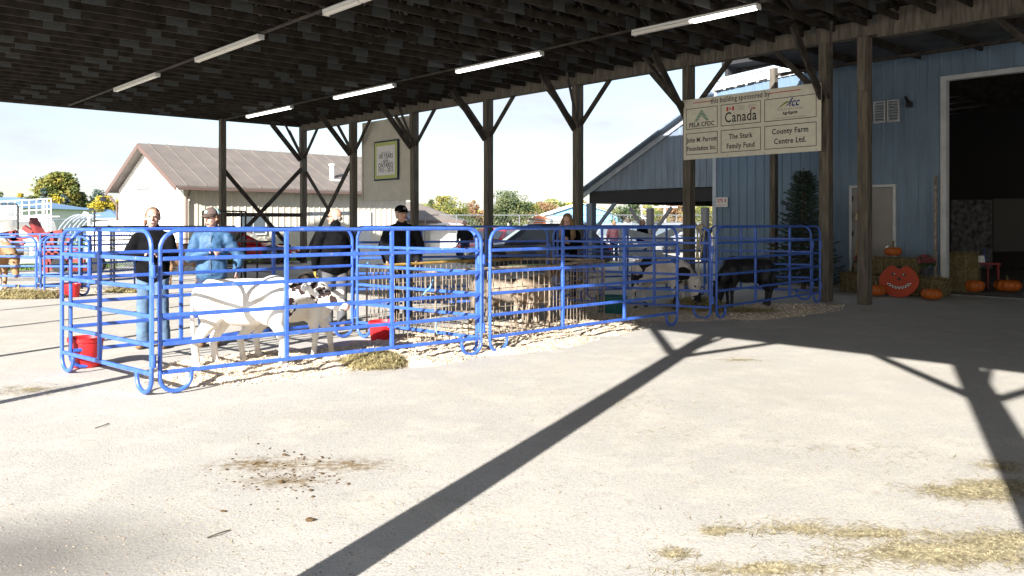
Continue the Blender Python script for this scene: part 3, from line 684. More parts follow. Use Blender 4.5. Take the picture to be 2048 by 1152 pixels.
fx, fy = cc[1] - .33, .735 * SH
rect(mb, fx, fx + .045, fy, fy + .085); rect(mb, fx + .135, fx + .18, fy, fy + .085)
leaf = [(0, .035), (.008, .02), (.018, .024), (.014, .008), (.026, .0), (.012, -.012), (.014, -.02), (.002, -.018), (.002, -.034), (-.002, -.034), (-.002, -.018), (-.014, -.02), (-.012, -.012), (-.026, 0), (-.014, .008), (-.018, .024), (-.008, .02)]
put2d(mb, [(fx + .09 + a, fy + .043 + b_) for a, b_ in leaf], [tuple(range(len(leaf)))[::-1]], o, ax, Z)
q = (cc[1] + .30, .715 * SH); rect(mb, q[0] - .045, q[0] - .025, q[1], q[1] + .045); rect(mb, q[0] + .025, q[0] + .045, q[1], q[1] + .045)
put2d(mb, [(q[0] + a * .7, q[1] + .022 + b_ * .7) for a, b_ in leaf], [tuple(range(len(leaf)))[::-1]], o, ax, Z)
mb.build('red_marks', 'sign_red', sg)
mb = MB()          # striped tree peak emblem
for k in range(8):
    y0 = .625 * SH + k * .030; y1 = y0 + .018; h = (8.2 - k) * .022; g = max(0, (3.6 - k) * .026)
    if g > 0: rect(mb, cc[0] - h, cc[0] - g, y0, y1); rect(mb, cc[0] + g, cc[0] + h, y0, y1)
    else: rect(mb, cc[0] - h, cc[0] + h, y0, y1)
mb.build('tree_emblem', 'sign_green', sg)
def swoosh(pts, wd):
    mb = MB(); n = len(pts); vs = []
    for i, (x, y) in enumerate(pts):
        w_ = wd * math.sin(math.pi * (i + .15) / (n - .7)); vs += [(x, y + w_), (x, y - w_)]
    put2d(mb, vs, [(2 * i, 2 * i + 1, 2 * i + 3, 2 * i + 2) for i in range(n - 1)], o, ax, Z); return mb
bx, by = cc[2] - .20, .735 * SH
swoosh([(bx - .06 + .02 * k, by - .005 + .05 * math.sin((k - 5) / 10 * 2.6)) for k in range(16)], .020).build('leaf_swoosh', 'sign_olive', sg)
swoosh([(bx + .10 + .014 * k, by - .04 + .0085 * k) for k in range(10)], .012).build('leaf_swoosh', 'sign_navy', sg)
vs, fs = text_mesh('fcc', .23, .004, 1, .85); mb = MB(); put2d(mb, [(cc[2] + .10 + a + b_ * .25, .755 * SH + b_) for a, b_ in vs], fs, o, ax, Z); mb.build('initials', 'sign_navy', sg)
mb = MB()
for a in (.02, .35, .62, .97):
    for b_ in (.03, .97): MB().lathe([(.010, 0), (.010, .004)], 8, o + ax * (a * SW) + Z * (b_ * SH), axis=-V).build('screw', 'sign_grey', sg)
# second inclined white board with the poster
pu0, pu1 = ux(727, 15.45), ux(836, 15.45); PVV = 15.40
pb = thing('poster_board', 'tall off white panelled board hung between two far canopy posts behind the poster', 'board', B(pu0, PVV, 2.2))
pz0, pz1 = zat(pu0, PVV, 403), 4.94
MB().ubox(pu1, pu0, PVV, PVV + .05, pz0, pz1).build('panel', 'board_cream', pb)
mb = MB(); t_ = .09
for z in (pz0, pz0 + .72, pz1 - .85): mb.ubox(pu1 + .1, pu0 - .1, PVV - .022, PVV - .001, z, z + t_)
for a in (pu1, pu0 - t_): mb.ubox(a, a + t_, PVV - .024, PVV - .001, pz0, pz1 - .3)
mb.build('battens', 'board_cream', pb)
po = thing('anniversary_poster', 'lime bordered poster of centenary wording with dark frame on the off white board', 'poster', B(ux(770, 15.3), 15.33, 3))
a0, a1 = ux(748, 15.33), ux(796, 15.33); z0, z1 = 2.92, 4.47; PW = a0 - a1
z1 = zat(a0, 15.33, 284); z0 = zat(a0, 15.33, 362); PHt = z1 - z0
mb = MB(); mb.ubox(a1, a0, 15.33, 15.37, z0, z1); mb.build('frame', 'denim_dark', po)
o2 = B(a0, 15.327, z0); mb = MB(); q = .05
mb.add([o2 + ax * q + Z * q, o2 + ax * (PW - q) + Z * q, o2 + ax * (PW - q) + Z * (PHt - q), o2 + ax * q + Z * (PHt - q)], [(0, 1, 2, 3)]); mb.build('border', 'poster_lime', po)
o3 = B(a0, 15.324, z0); mb = MB(); q = .17; mb.add([o3 + ax * q + Z * q, o3 + ax * (PW - q) + Z * q, o3 + ax * (PW - q) + Z * (PHt - q), o3 + ax * q + Z * (PHt - q)], [(0, 1, 2, 3)]); mb.build('sheet', 'poster_white', po)
o4 = B(a0, 15.321, z0); h = PHt
lettering('lettering', [('100 YEARS', PW / 2, .60 * h, .215, .003, .82), ('- 4-H -', PW / 2, .485 * h, .20, .003, .85), ('ONTARIO', PW / 2, .375 * h, .215, .003, .86), ('1915 ~ 2015', PW / 2, .255 * h, .205, .003, .80)], o4, ax, Z, 'sign_black', po)
lettering('small_lettering', [('celebrating', PW / 2, .70 * h, .12, 0)], o4, ax, Z, 'sign_grey', po)
# address plate
a0, a1 = ux(1432, VW - .08), ux(1455, VW - .08); z0, z1 = zat(a0, VW - .08, 414), zat(a0, VW - .08, 395)
ad = thing('address_plate', 'small white plate with red house number on the corner of the blue barn', 'sign', B((a0 + a1) / 2, VW - .08, z0))
MB().ubox(a1, a0, VW - .08, VW - .06, z0, z1).build('plate', 'white_paint', ad)
o5 = B(a0, VW - .083, z0); PW = a0 - a1
lettering('lettering', [('375 E', PW / 2, (z1 - z0) * .63, .125, .003, .95), ('Picton Main St', PW / 2, (z1 - z0) * .2, .052, 0, .85)], o5, ax, Z, 'sign_red', ad)

# ------------------------------------------------------------------ blue corral panels
def panel(label, a, b_, ups=(1 / 3, 2 / 3), H=1.45, r=.0195, hoops=(1, 1), group='blue tube corral panels', m='blue_paint', rails=6, name='corral_panel', tilt=0, zb=.2):
    a, b_ = Vector((a[0], a[1], 0)), Vector((b_[0], b_[1], 0)); d = b_ - a; L = d.length; ang = math.atan2(d.y, d.x)
    t = thing(name, label, 'fence panel', (0, 0, 0), group); RR = .17; pts = []
    hw = .27
    if hoops[0]: pts += [(hw, 0, zb), (hw, 0, .15)] + [(hw / 2 - hw / 2 * math.cos(math.pi - math.pi * k / 10) * 1, 0, .15 - .125 * math.sin(math.pi * k / 10)) for k in range(1, 10)] + [(0, 0, .15)]
    else: pts += [(0, 0, .02)]
    pts += [(0, 0, H - RR)] + [(RR - RR * math.cos(q), 0, H - RR + RR * math.sin(q)) for q in [math.pi / 2 * k / 6 for k in range(1, 7)]]
    pts += [(L - RR + RR * math.sin(q), 0, H - RR + RR * math.cos(q)) for q in [math.pi / 2 * k / 6 for k in range(0, 7)]]
    if hoops[1]: pts += [(L, 0, .15)] + [(L - hw / 2 + hw / 2 * math.cos(math.pi * k / 10), 0, .15 - .125 * math.sin(math.pi * k / 10)) for k in range(1, 10)] + [(L - hw, 0, .15), (L - hw, 0, zb)]
    else: pts += [(L, 0, .02)]
    def tube2(pts, r, n=8):
        mb = MB(); pv = [Vector(p) for p in pts]; N = len(pv)      # frame lies in the local xz plane: exact mitres
        for i, p in enumerate(pv):
            d0_ = (p - pv[i - 1]).normalized() if i else (pv[1] - p).normalized(); d1_ = (pv[i + 1] - p).normalized() if i < N - 1 else d0_
            dd = (d0_ + d1_).normalized(); nx = Vector((-dd.z, 0, dd.x)); sc_ = 1 / max(.6, dd.dot(d0_))
            for k in range(n):
                q = 2 * math.pi * (k + .5) / n; mb.v.append(tuple(p + nx * (math.cos(q) * r * sc_) + Vector((0, math.sin(q) * r, 0))))
        for i in range(N - 1):
            for k in range(n): mb.f.append((i * n + k, i * n + (k + 1) % n, (i + 1) * n + (k + 1) % n, (i + 1) * n + k)); mb.mi.append(0)
        mb.f.append(tuple(range(n))[::-1]); mb.f.append(tuple((N - 1) * n + k for k in range(n))); mb.mi += [0, 0]; return mb
    tube2(pts, r).build('frame', m, t, smooth='auto')
    hs = [zb + (H - zb) * k / (rails - 1) for k in range(rails - 1)]
    for z in hs: MB().bar((r, 0, z), (L - r, 0, z), r * 1.5, r * 1.9).build('rail', m, t, bevel=r * .35)
    for u in ups: MB().bar((u * L, 0, zb), (u * L, 0, H - r * .6), r * 1.7, r * 2.1, side=Vector((1, 0, 0))).build('upright', m, t, bevel=r * .3)
    mb = MB()
    for z in (H - .35, .32): mb.lathe([(r * 1.25, -.05), (r * 1.25, .05)], 10, (L + r * 1.6, 0, z)); mb.bar((L, 0, z - .055), (L + r * 3, 0, z - .055), .03, .012)
    mb.tube([(L + r * 1.6, 0, .27), (L + r * 1.6, 0, H - .28)], .008, 6); mb.build('latch_pin', m, t)
    t.location = a; t.rotation_euler = (tilt, 0, ang); return t
A_, B_ = gp(124, 743), gp(303, 794); B2 = gp(320, 791); C_ = gp(962, 711); C2 = gp(980, 709); D_ = gp(1354, 652)
F_ = Vector((-2.12, 10.95, 0)); 
pa = panel('short sunlit corral panel beside the red bucket at the left end of the calf pen', A_, B_, (.46,), hoops=(1, 1))
panel('long sunlit corral panel in front of the white calf', B2, C_)
panel('long corral panel in front of the wire goat pen, running from sun into shade', C2, D_)
panel('corral panel at the back of the calf pen with two girls leaning on it', A_ + Vector((.05, .07, 0)), F_)
panel('corral panel closing the right end of the calf pen before the red tub', F_ + Vector((.07, -.02, 0)), C_ + Vector((-.05, .06, 0)), (.46,))
E_ = gp(1421, 641); panel('shaded corral panel behind the black pony, against the blue wall', (4.05, 17.0), (5.80, 16.0), (.33,), hoops=(0, 1))
panel('shaded corral panel in front of the black pony ending at the canopy post', gp(1433, 640), gp(1640, 606))
panel('shaded corral panel hung with tan rope in front of the pinto pony', (.72, 14.3), E_)
panel('shaded corral panel just behind the goat pen and in front of the dark car', (-2.55, 13.2), (.62, 14.35), hoops=(0, 1))
panel('shaded corral panel at the back of the pinto pony pen', (1.48, 16.2), (3.95, 16.95), hoops=(1, 1))
panel('shaded corral panel running back from the goat pen beside the teal tub', (.80, 14.45), (1.42, 16.1), (.5,), hoops=(0, 1))
for (lb, a, b_, up, hp) in (('far left small corral panel in front of the brown cow, cut by the photo edge', (-13.6, 17.2), (-9.95, 17.25), (.3, .68), (0, 0)),
    ('far left corral panel right of the brown cow, behind the near pen corner', (-9.88, 17.3), (-8.92, 19.5), (.5,), (0, 0)),
    ('short far corral panel with a hoop foot beside the distant red bucket', (-9.75, 17.2), (-8.75, 17.05), (.8,), (0, 1)),
    ('far corral panel behind the brown cow nearest the red pickup', (-14.5, 21.0), (-10.9, 21.3), (.33, .66), (0, 0))):
    panel(lb, a, b_, up, 1.22, .022, hp)
def blackpanel(label, a, b_, ups, H=1.5, zb=.35):
    a, b_ = Vector((a[0], a[1], 0)), Vector((b_[0], b_[1], 0)); d = b_ - a; L = d.length
    t = thing('steel_pen_panel', label, 'fence panel', a, 'thin black steel pen panels'); ORG[t.name] = Vector()
    mb = MB()
    for x in (0, L): mb.bar((x, 0, 0), (x, 0, H), .04, .04, side=Vector((1, 0, 0)))
    mb.bar((0, 0, H), (L, 0, H), .04, .04); mb.build('frame', 'black_steel', t)
    for z in (zb, zb + (H - zb) * .36, zb + (H - zb) * .7): MB().bar((0, 0, z), (L, 0, z), .028, .028).build('rail', 'black_steel', t)
    for u in ups: MB().bar((u * L, 0, 0), (u * L, 0, H), .034, .034, side=Vector((1, 0, 0))).build('upright', 'black_steel', t)
    t.rotation_euler = (0, 0, math.atan2(d.y, d.x))
blackpanel('black steel pen panel left of the girls, next to the wire mesh gate', at(163, HY, 19).xy, at(300, HY, 21).xy, (.45,), 1.42)
blackpanel('black steel pen panel passing behind the two girls', at(300, HY, 21).xy, at(470, HY, 21).xy, (.55,), 1.42)
blackpanel('taller black steel pen panel right of the girl in the cap', at(406, HY, 21.6).xy, at(491, HY, 22.4).xy, (.9,), 1.82)
blackpanel('black steel pen panel between the gable posts in front of the red car', at(470, HY, 21).xy, at(545, HY, 20.3).xy, (.25, .6), 1.05, .3)
# mesh gate
t = thing('mesh_gate', 'chain link gate panel behind the girls beside the black pen', 'gate', at(225, HY, 22)); ORG[t.name] = Vector(t.location)
a, b_ = at(222, HY, 22), at(283, HY, 22); z1 = 1.45; mb = MB()
for k in range(-22, 24):
    for s in (1, -1):
        x0 = a.x + k * .07; 
        p0, p1 = [x0, 0.3], [x0 + s * 1.1, 1.4]
        q0, q1 = 0, 1
        lo, hi = (a.x, b_.x)
        def cl(p0, p1):
            ts = [0, 1]; dx = p1[0] - p0[0]
            t0, t1 = sorted(((lo - p0[0]) / dx, (hi - p0[0]) / dx)); return max(0, t0), min(1, t1)
        q0, q1 = cl(p0, p1)
        if q1 - q0 > .02: mb.tube([(p0[0] + (p1[0] - p0[0]) * q, 22, p0[1] + 1.1 * q) for q in (q0, q1)], .006, 4)
mb.build('mesh', 'mesh_wire', t)
mb = MB()
for x in (a.x, b_.x): mb.abox(x - .025, x + .025, 21.975, 22.025, 0, 1.43)
mb.abox(a.x + .026, b_.x - .026, 21.98, 22.02, .26, .30); mb.abox(a.x + .026, b_.x - .026, 21.98, 22.02, 1.39, 1.43); mb.build('gate_frame', 'black_steel', t)

# ------------------------------------------------------------------ rusty wire panels round the goats
def wirepanel(label, a, b_, toprail='rust_steel', H=.92):
    a, b_ = Vector((a[0], a[1], 0)), Vector((b_[0], b_[1], 0)); d = b_ - a; L = d.length
    t = thing('wire_panel', label, 'fence panel', a, 'rusty wire pen panels'); ORG[t.name] = Vector()
    n = int(L / .105); mb = MB()
    for k in range(1, n):
        x = k * L / n; h = H - .02; w0 = rnd.uniform(-.006, .006)
        mb.tube([(x, 0, rnd.uniform(.02, .07)), (x + w0, rnd.uniform(-.008, .008), .45), (x - w0, 0, h)], .0058, 5)
    mb.build('bars', 'rust_steel', t)
    for z in (.16, .42, .66): MB().tube([(0, 0, z), (L / 2, .006, z + .004), (L, 0, z)], .006, 5).build('cross_wire', 'rust_steel', t)
    MB().tube([(0, 0, H), (L * .5, 0, H + .012), (L, 0, H)], .021, 8).build('top_rail', toprail, t, smooth='auto')
    mb = MB()
    for x in (0, L): mb.tube([(x, 0, .02), (x, 0, H)], .013, 6)
    mb.build('end_post', 'rust_steel', t); t.rotation_euler = (0, 0, math.atan2(d.y, d.x))
w1, w2, w3, w4 = (-1.98, 11.25), (-.92, 9.93), (.52, 11.45), (1.45, 13.0); w5 = (.15, 13.6)
wirepanel('rusty wire panel at the left side of the goat pen behind the red tub', w1, w2)
wirepanel('rusty wire panel at the front of the goat pen behind the corner hoops', w2, w3)
wirepanel('rusty wire panel at the shaded front right of the goat pen', w3, w4)
wirepanel('rusty wire panel with yellowed rail at the back left of the goat pen', w1, w5, 'rust_yellow')
wirepanel('short rusty wire panel at the shaded back right of the goat pen', w5, w4)
# twine and rope
def rope(label, pts, r, m, cat='rope', name='rope'):
    return tag(MB().tube(pts, r, 6).build(name, m, loc=pts[0], smooth='auto'), label, cat)
rope('blue twine tied round the wire panel at the middle of the goat pen', [at(866, 560, 9.75), at(860, 575, 9.7), at(852, 582, 9.7), at(846, 590, 9.72)], .008, 'twine_blue', 'twine', 'twine')
rope('short end of blue twine low on the wire panel under the first', [at(873, 640, 9.7), at(871, 655, 9.7), at(874, 668, 9.7)], .006, 'twine_blue', 'twine', 'twine')
rope('yellow and blue twine ends poking above the yellowed rail', [at(728, 533, 11.2), at(733, 527, 11.2), at(740, 524, 11.2)], .008, 'twine_blue', 'twine', 'twine')
rp = thing('rope', 'tan rope looped over the shaded blue rail above the pinto pony', 'rope', at(1402, 455, 12.9))
for x0, y0, x1, y1 in ((1394, 451, 1398, 552), (1404, 451, 1392, 520), (1410, 452, 1401, 518)):
    pts = [at(x0 + (x1 - x0) * k / 6 + rnd.uniform(-1, 1), y0 + (y1 - y0) * k / 6, 12.88) for k in range(7)]; MB().tube(pts, .013, 6).build('strand', 'rope_tan', rp, smooth='auto')
MB().ell(at(1402, 453, 12.88), (.06, .04, .045)).build('knot', 'rope_tan', rp, smooth=True)

# ------------------------------------------------------------------ buckets
def bucket(label, c, rt, rb, h, m='red_plastic', flat=True, group=None, ribs=0, name='bucket'):
    t = thing(name, label, 'bucket', c, group); ORG[t.name] = Vector()
    prof = [(rb * .9, 0), (rb, .015), (rt * .97, h - .05), (rt * .97, h - .045), (rt * 1.04, h - .04), (rt * 1.05, h), (rt * .99, h + .004), (rt * .95, h - .03), (rb * .93, .03), (.01, .028)]
    MB().lathe(prof, 36, lobes=ribs, lamp=.05 if ribs else 0).build('body', m, t, smooth='auto')
    MB().tube([(rt * 1.03 * math.cos(q), rt * 1.03 * math.sin(q) * .3 - rt * .75 * abs(math.sin(q)) , h - .02 - .10 * math.sin(q)) for q in [math.pi * k / 12 for k in range(13)]], .004, 6).build('handle', 'chrome', t)
    mb = MB(); mb.lathe([(rt * .93, 0), (rt * .1, 0.004)], 24, (0, 0, h * .55)); mb.build('contents', 'rust_steel', t)
    return t
bp = gp(172, 733); bucket('large red plastic bucket behind the short corral panel at left', bp, .172, .145, .31)
bp = gp(762, 683) + Vector((0, .1, 0)); bucket('fluted red tub among the wire bars of the goat pen', bp, .17, .145, .25, ribs=14)
bp = gp(144, 594); bucket('small distant red bucket behind the far hoop foot', bp, .16, .13, .27)
bp = gp(1222, 628); bucket('dark teal tub on the shaded ground beside the goat pen', bp, .26, .22, .30, 'teal_plastic')

# ------------------------------------------------------------------ beds of shavings, hay
def bed(name, label, ells, z, m, res=.05, chips=0, chipm=None, hmax=.06, chip=.018):
    xs = [e[0] for e in ells]; ys = [e[1] for e in ells]; rx = max(max(e[2], e[3]) for e in ells)
    x0, x1, y0, y1 = min(xs) - rx, max(xs) + rx, min(ys) - rx, max(ys) + rx
    nx, ny = int((x1 - x0) / res), int((y1 - y0) / res)
    def f(x, y):
        k = -9
        for (cx, cy, a, b_, an) in ells:
            c_, s_ = math.cos(an), math.sin(an); dx, dy = x - cx, y - cy; q = math.hypot((dx * c_ + dy * s_) / a, (-dx * s_ + dy * c_) / b_); k = max(k, 1 - q)
        return k + .28 * noise.noise(Vector((x * 1.7, y * 1.7, 3))) + .12 * noise.noise(Vector((x * 6, y * 6, 1)))
    idx = {}; vs = []; fs = []
    val = [[f(x0 + i * res, y0 + j * res) for j in range(ny + 1)] for i in range(nx + 1)]
    def vid(i, j):
        if (i, j) not in idx:
            x, y = x0 + i * res, y0 + j * res; k = max(0, val[i][j]); h = min(1, k * 4)
            hh = z * .3 + h * (.5 * hmax * (1 + noise.noise(Vector((x * 3, y * 3, 7)))) + .30 * hmax * noise.noise(Vector((x * 11, y * 11, 2))) + .2 * hmax * noise.noise(Vector((x * 25, y * 25, 4))))
            idx[(i, j)] = len(vs); vs.append((x, y, max(hh, .002) if k > 0 else -.01))
        return idx[(i, j)]
    for i in range(nx):
        for j in range(ny):
            if max(val[i][j], val[i + 1][j], val[i][j + 1], val[i + 1][j + 1]) > 0: fs.append((vid(i, j), vid(i + 1, j), vid(i + 1, j + 1), vid(i, j + 1)))
    mb = MB(); mb.add(vs, fs); o = mb.build(name, m, smooth=True); tag(o, label, None, None, 'stuff')
    if chips:
        mb = MB(); n = 0
        while n < chips:
            e = rnd.choice(ells); a = rnd.uniform(0, 6.28); q = math.sqrt(rnd.random()) * 1.15; lx, ly = e[2] * q * math.cos(a), e[3] * q * math.sin(a)
            x = e[0] + lx * math.cos(e[4]) - ly * math.sin(e[4]); y = e[1] + lx * math.sin(e[4]) + ly * math.cos(e[4])
            k = f(x, y)
            n += 1
            if k < -.35 or (k < 0 and rnd.random() < .6): continue
            h = .002 + (min(1, max(0, k) * 4)) * hmax * (.5 * (1 + noise.noise(Vector((x * 3, y * 3, 7)))) + .3 * noise.noise(Vector((x * 11, y * 11, 2))))
            d = Vector((rnd.gauss(0, 1), rnd.gauss(0, 1), rnd.gauss(0, .35))).normalized() * chip * rnd.uniform(.5, 1.3); e2 = Vector((rnd.gauss(0, 1), rnd.gauss(0, 1), rnd.gauss(0, .5))).normalized() * chip * .6
            c = Vector((x, y, max(.004, h) + .006)); mb.add([c - d, c + e2, c + d, c - e2 + Vector((0, 0, .006))], [(0, 1, 2, 3)])
        tag(mb.build(name.replace('bed', 'chips'), chipm or m), label + ', loose flakes', None, None, 'stuff')
bed('shavings_bed', 'pale wood shavings spread under the calves', [(-2.55, 8.75, 1.15, .85, .5), (-1.3, 9.7, 1.3, .75, .55), (-2.75, 8.3, .8, .55, .5), (-1.0, 9.25, .8, .45, .7)], .02, 'shavings', .035, 9000, 'shavings', .10)
bed('shavings_bed', 'wood shavings in and in front of the goat pen', [(.1, 11.4, 1.9, 1.1, .8), (.1, 10.2, 1.2, .5, .75), (1.0, 11.5, 1.3, .5, .8), (-.6, 10.6, .9, .6, .6)], .02, 'shavings', .045, 7000, 'shavings', .07)
bed('shavings_bed', 'shaded shavings in the pony pens', [(3.2, 13.9, 2.2, 1.0, .5), (4.6, 14.1, 1.7, .6, .75), (2.0, 13.6, 1.2, .7, 0)], .02, 'shavings', .06, 4000, 'shavings', .05)
bed('shavings_bed', 'shavings under the cow at far left', [(-11.4, 18.0, 2.6, .8, .05)], .02, 'shavings', .08, 1200, 'shavings', .06, .03)
def haypile(label, c, rx, ry, h, n, L=.16, lean=.25, core=True, name='hay_pile', m='hay', r=.0022):
    c = Vector(c); t = thing(name, label, 'hay', c) if core else None
    if core:
        mb = MB(); mb.ell(c + Vector((0, 0, h * .25)), (rx * .8, ry * .8, h * .55), 18, 10); melt(mb, 'packed_core', 'hay_core', t, .02, 2, .02, 14)
    mb = MB()
    for i in range(n):
        a = rnd.uniform(0, 6.28); q = rnd.random() ** .5 if core else abs(rnd.gauss(0, .55)); x, y = rx * q * math.cos(a), ry * q * math.sin(a)
        if not core and noise.noise(Vector((c.x + x, c.y + y, 0)) * 7) < rnd.uniform(-.6, .12): continue
        z = h * math.sqrt(max(0, 1 - q * q)) * rnd.uniform(.55, 1.0) if core else rnd.uniform(.003, .009)
        p = c + Vector((x, y, z)); yaw = rnd.uniform(0, 6.28); tl = rnd.gauss(0, lean) - .25 * q
        l_ = L * rnd.uniform(.4, 1.3); d = Vector((math.cos(yaw) * math.cos(tl), math.sin(yaw) * math.cos(tl), math.sin(tl))) * l_ / 2
        s = d.cross(Z).normalized() * r * rnd.uniform(.6, 1.4); bend = Vector((rnd.gauss(0, .02), rnd.gauss(0, .02), (abs(rnd.gauss(0, .012)) + .004) * (1 if core else .25)))
        P0, P1, P2 = p - d, p + bend, p + d
        for P in (P0, P1, P2): P.z = max(P.z, .004)
        mb.add([P0 - s, P0 + s, P1 + s * 1.2 + Vector((0, 0, r)), P1 - s * 1.2 + Vector((0, 0, r)), P2 + s * .5, P2 - s * .5], [(0, 1, 2, 3), (3, 2, 4, 5)])
    o = mb.build('loose_stems' if core else name, m, t) if core else tag(mb.build(name, m), label, None, None, 'stuff')
    return o
g = gp(742, 738); haypile('pale green hay heap by the front panel at the calf\'s nose', g + Vector((0, .15, 0)), .34, .26, .17, 3200)
g = gp(45, 596); haypile('hay heap under the muzzle of the brown cow at far left', g, .85, .35, .18, 2200, .22, r=.005)
g = gp(265, 584); haypile('low hay heap on the far yard behind the girl in black', g, .6, .3, .10, 1000, .22, r=.005)
g = gp(1400, 625); haypile('shaded hay heap under the pinto pony\'s nose', g + Vector((0, .3, 0)), .55, .45, .24, 2600, .2, r=.003)
g = gp(1485, 628); haypile('flattened shaded hay at the feet of the black pony', g + Vector((0, .2, 0)), .7, .3, .06, 1500, .2, r=.003)
for (x, y, rx, ry, n) in ((1940, 985, .30, .17, 900), (2020, 975, .28, .14, 500), (1430, 1064, .10, .07, 110), (1900, 1108, .50, .17, 1300), (2030, 1085, .30, .14, 600), (1520, 1140, .42, .07, 420), (1760, 1070, .35, .08, 240), (1350, 1110, .10, .08, 60), (1600, 1060, .5, .16, 160), (1480, 720, .3, .2, 90), (1650, 610, .5, .15, 220), (1730, 622, .4, .12, 180), (1700, 900, 1.2, .5, 50), (900, 1000, 1.5, .9, 40), (60, 780, .7, .4, 260), (1250, 800, 2.0, 1.5, 90), (2010, 935, .2, .15, 160), (1960, 600, 1.0, .3, 200)):
    g = gp(x, y); haypile('wisps of straw scattered on the yard', g, rx, ry, 0, int(n * 5), .045 if y > 900 else .06, .04, False, 'loose_straw', 'litter', .0012)
haypile('tiny straw bits over the whole yard', (1, 6, 0), 7, 5, 0, 2200, .022, .1, False, 'loose_straw', 'litter', .0009)
# dung, pebbles
mb = MB()
for i in range(200):
    x = rnd.gauss(570, 55); y = rnd.gauss(945, 26); g = gp(x, y); s = abs(rnd.gauss(0, .0035)) + .0018
    mb.ell(g + Vector((0, 0, s * .4)), (s * 1.5, s * 1.2, s * .7), 6, 4, Matrix.Rotation(rnd.uniform(0, 3), 3, 'Z'))
tag(mb.build('dung_crumbs', 'dung', smooth=True), 'scattered brown dung crumbs on the sunny yard', None, None, 'stuff')
for x, y, s, lb in ((621, 1042, .018, 'single dark clod on the yard below the dung stain'), (447, 1024, .012, 'flat grey clod left of the dung stain')):
    mb = MB(); g = gp(x, y); mb.ell(g + Vector((0, 0, s * .4)), (s * 1.5, s, s * .6), 8, 6); tag(melt(mb, 'clod', 'dung', None, .004, 1, .006, 60, loc=g), lb, 'clod')
mb = MB()
for i in range(1500):
    y = 610 + 540 * rnd.random() ** .7; x = rnd.uniform(0, 2048); g = gp(x, y); s = rnd.uniform(.002, .006)
    mb.ell(g + Vector((0, 0, s * .3)), (s * 1.4, s, s * .6), 5, 3)
tag(mb.build('grit', 'rust_steel'), 'grit and small stones on the yard', None, None, 'stuff')
for x0, y0, x1, y1 in ((414, 1078, 460, 1062), (190, 858, 218, 848)):
    rope('thin brown twig lying on the sunny yard' + (' near the dark bottom left corner' if y0 > 1000 else ' below the left corral corner'), [gp(x0, y0) + Z * .006, gp((x0 + x1) / 2, (y0 + y1) / 2 + 2) + Z * .012, gp(x1, y1) + Z * .006], .0035, 'bark', 'twig', 'twig')

# ------------------------------------------------------------------ autumn display by the walk door
def strawbale(label, c, ln, wd, h, rz):
    t = thing('straw_bale', label, 'bale', (c[0], c[1], c[2]), 'bales by the blue barn'); ORG[t.name] = Vector()
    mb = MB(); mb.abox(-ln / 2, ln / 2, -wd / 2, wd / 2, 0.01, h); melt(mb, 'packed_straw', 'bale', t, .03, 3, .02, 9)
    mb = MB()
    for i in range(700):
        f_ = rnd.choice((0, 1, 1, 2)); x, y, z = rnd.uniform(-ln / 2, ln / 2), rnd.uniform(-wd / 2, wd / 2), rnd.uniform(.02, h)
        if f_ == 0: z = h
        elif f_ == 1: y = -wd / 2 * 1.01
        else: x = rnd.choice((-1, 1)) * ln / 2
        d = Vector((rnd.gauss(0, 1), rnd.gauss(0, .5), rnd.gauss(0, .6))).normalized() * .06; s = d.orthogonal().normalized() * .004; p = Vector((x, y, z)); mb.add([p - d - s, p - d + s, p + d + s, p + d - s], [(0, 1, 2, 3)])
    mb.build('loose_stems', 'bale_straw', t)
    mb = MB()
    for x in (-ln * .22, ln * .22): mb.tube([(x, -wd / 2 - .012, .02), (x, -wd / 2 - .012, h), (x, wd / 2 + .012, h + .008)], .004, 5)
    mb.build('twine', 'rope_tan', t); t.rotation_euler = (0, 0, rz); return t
wa = math.atan2(-U.y, -U.x)
def wp(x, v, z=0): return B(ux(x, v), v, z)
strawbale('straw bale lying behind the orange pumpkin cutout, lower one', wp(1795, 17.75), 1.25, .45, .40, wa)
strawbale('straw bale on top of the one behind the orange pumpkin cutout', wp(1793, 17.75, .41), 1.0, .42, .36, wa)
strawbale('straw bale at the right, under the pink flower pot beside the jamb', wp(1856, 17.8), .75, .42, .38, wa)
strawbale('straw bale at the left below the pole birdhouse', wp(1716, 17.75), .6, .42, .42, wa)
strawbale('straw bale just inside the dark barn doorway', wp(1914, 19.3), .8, .6, .85, wa + .3)
def pumpkin(label, c, r, h=None, stem=.06):
    h = h or r * 1.35; t = thing('pumpkin', label, 'pumpkin', c, 'pumpkins'); ORG[t.name] = Vector(); n = 60; mb = MB(); prof = []
    for i in range(1, 16):
        a = math.pi * i / 16; prof.append((r * math.sin(a) ** .75, h / 2 - h / 2 * math.cos(a) * (1 - .18 * abs(math.cos(a)) ** 6)))
    mb.lathe(prof, n, lobes=11, lamp=.11); mb.build('flesh', 'pumpkin', t, smooth=True)
    MB().tube([(0, 0, h * .86), (.004, 0, h + stem * .5), (.02, .01, h + stem)], [.028, .016, .02], 7).build('stem', 'stem', t, smooth='auto'); t.rotation_euler = (0, 0, rnd.uniform(0, 3)); return t
pumpkin('orange pumpkin with a long stem on top of the stacked bales', wp(1786, 17.7, .80), .17, .22, .11)
pumpkin('orange pumpkin on the ground between the wooden post and the cutout', wp(1752, 17.0), .19, .26)
pumpkin('orange pumpkin on the ground right of the cutout by the doorway', wp(1863, 16.95), .19, .25)
pumpkin('dark pumpkin beside the bale inside the barn doorway', wp(1948, 19.2, .02), .2, .3)
pumpkin('wide pumpkin farther inside the barn, toward the right edge', wp(2015, 19.8, .02), .26, .3)
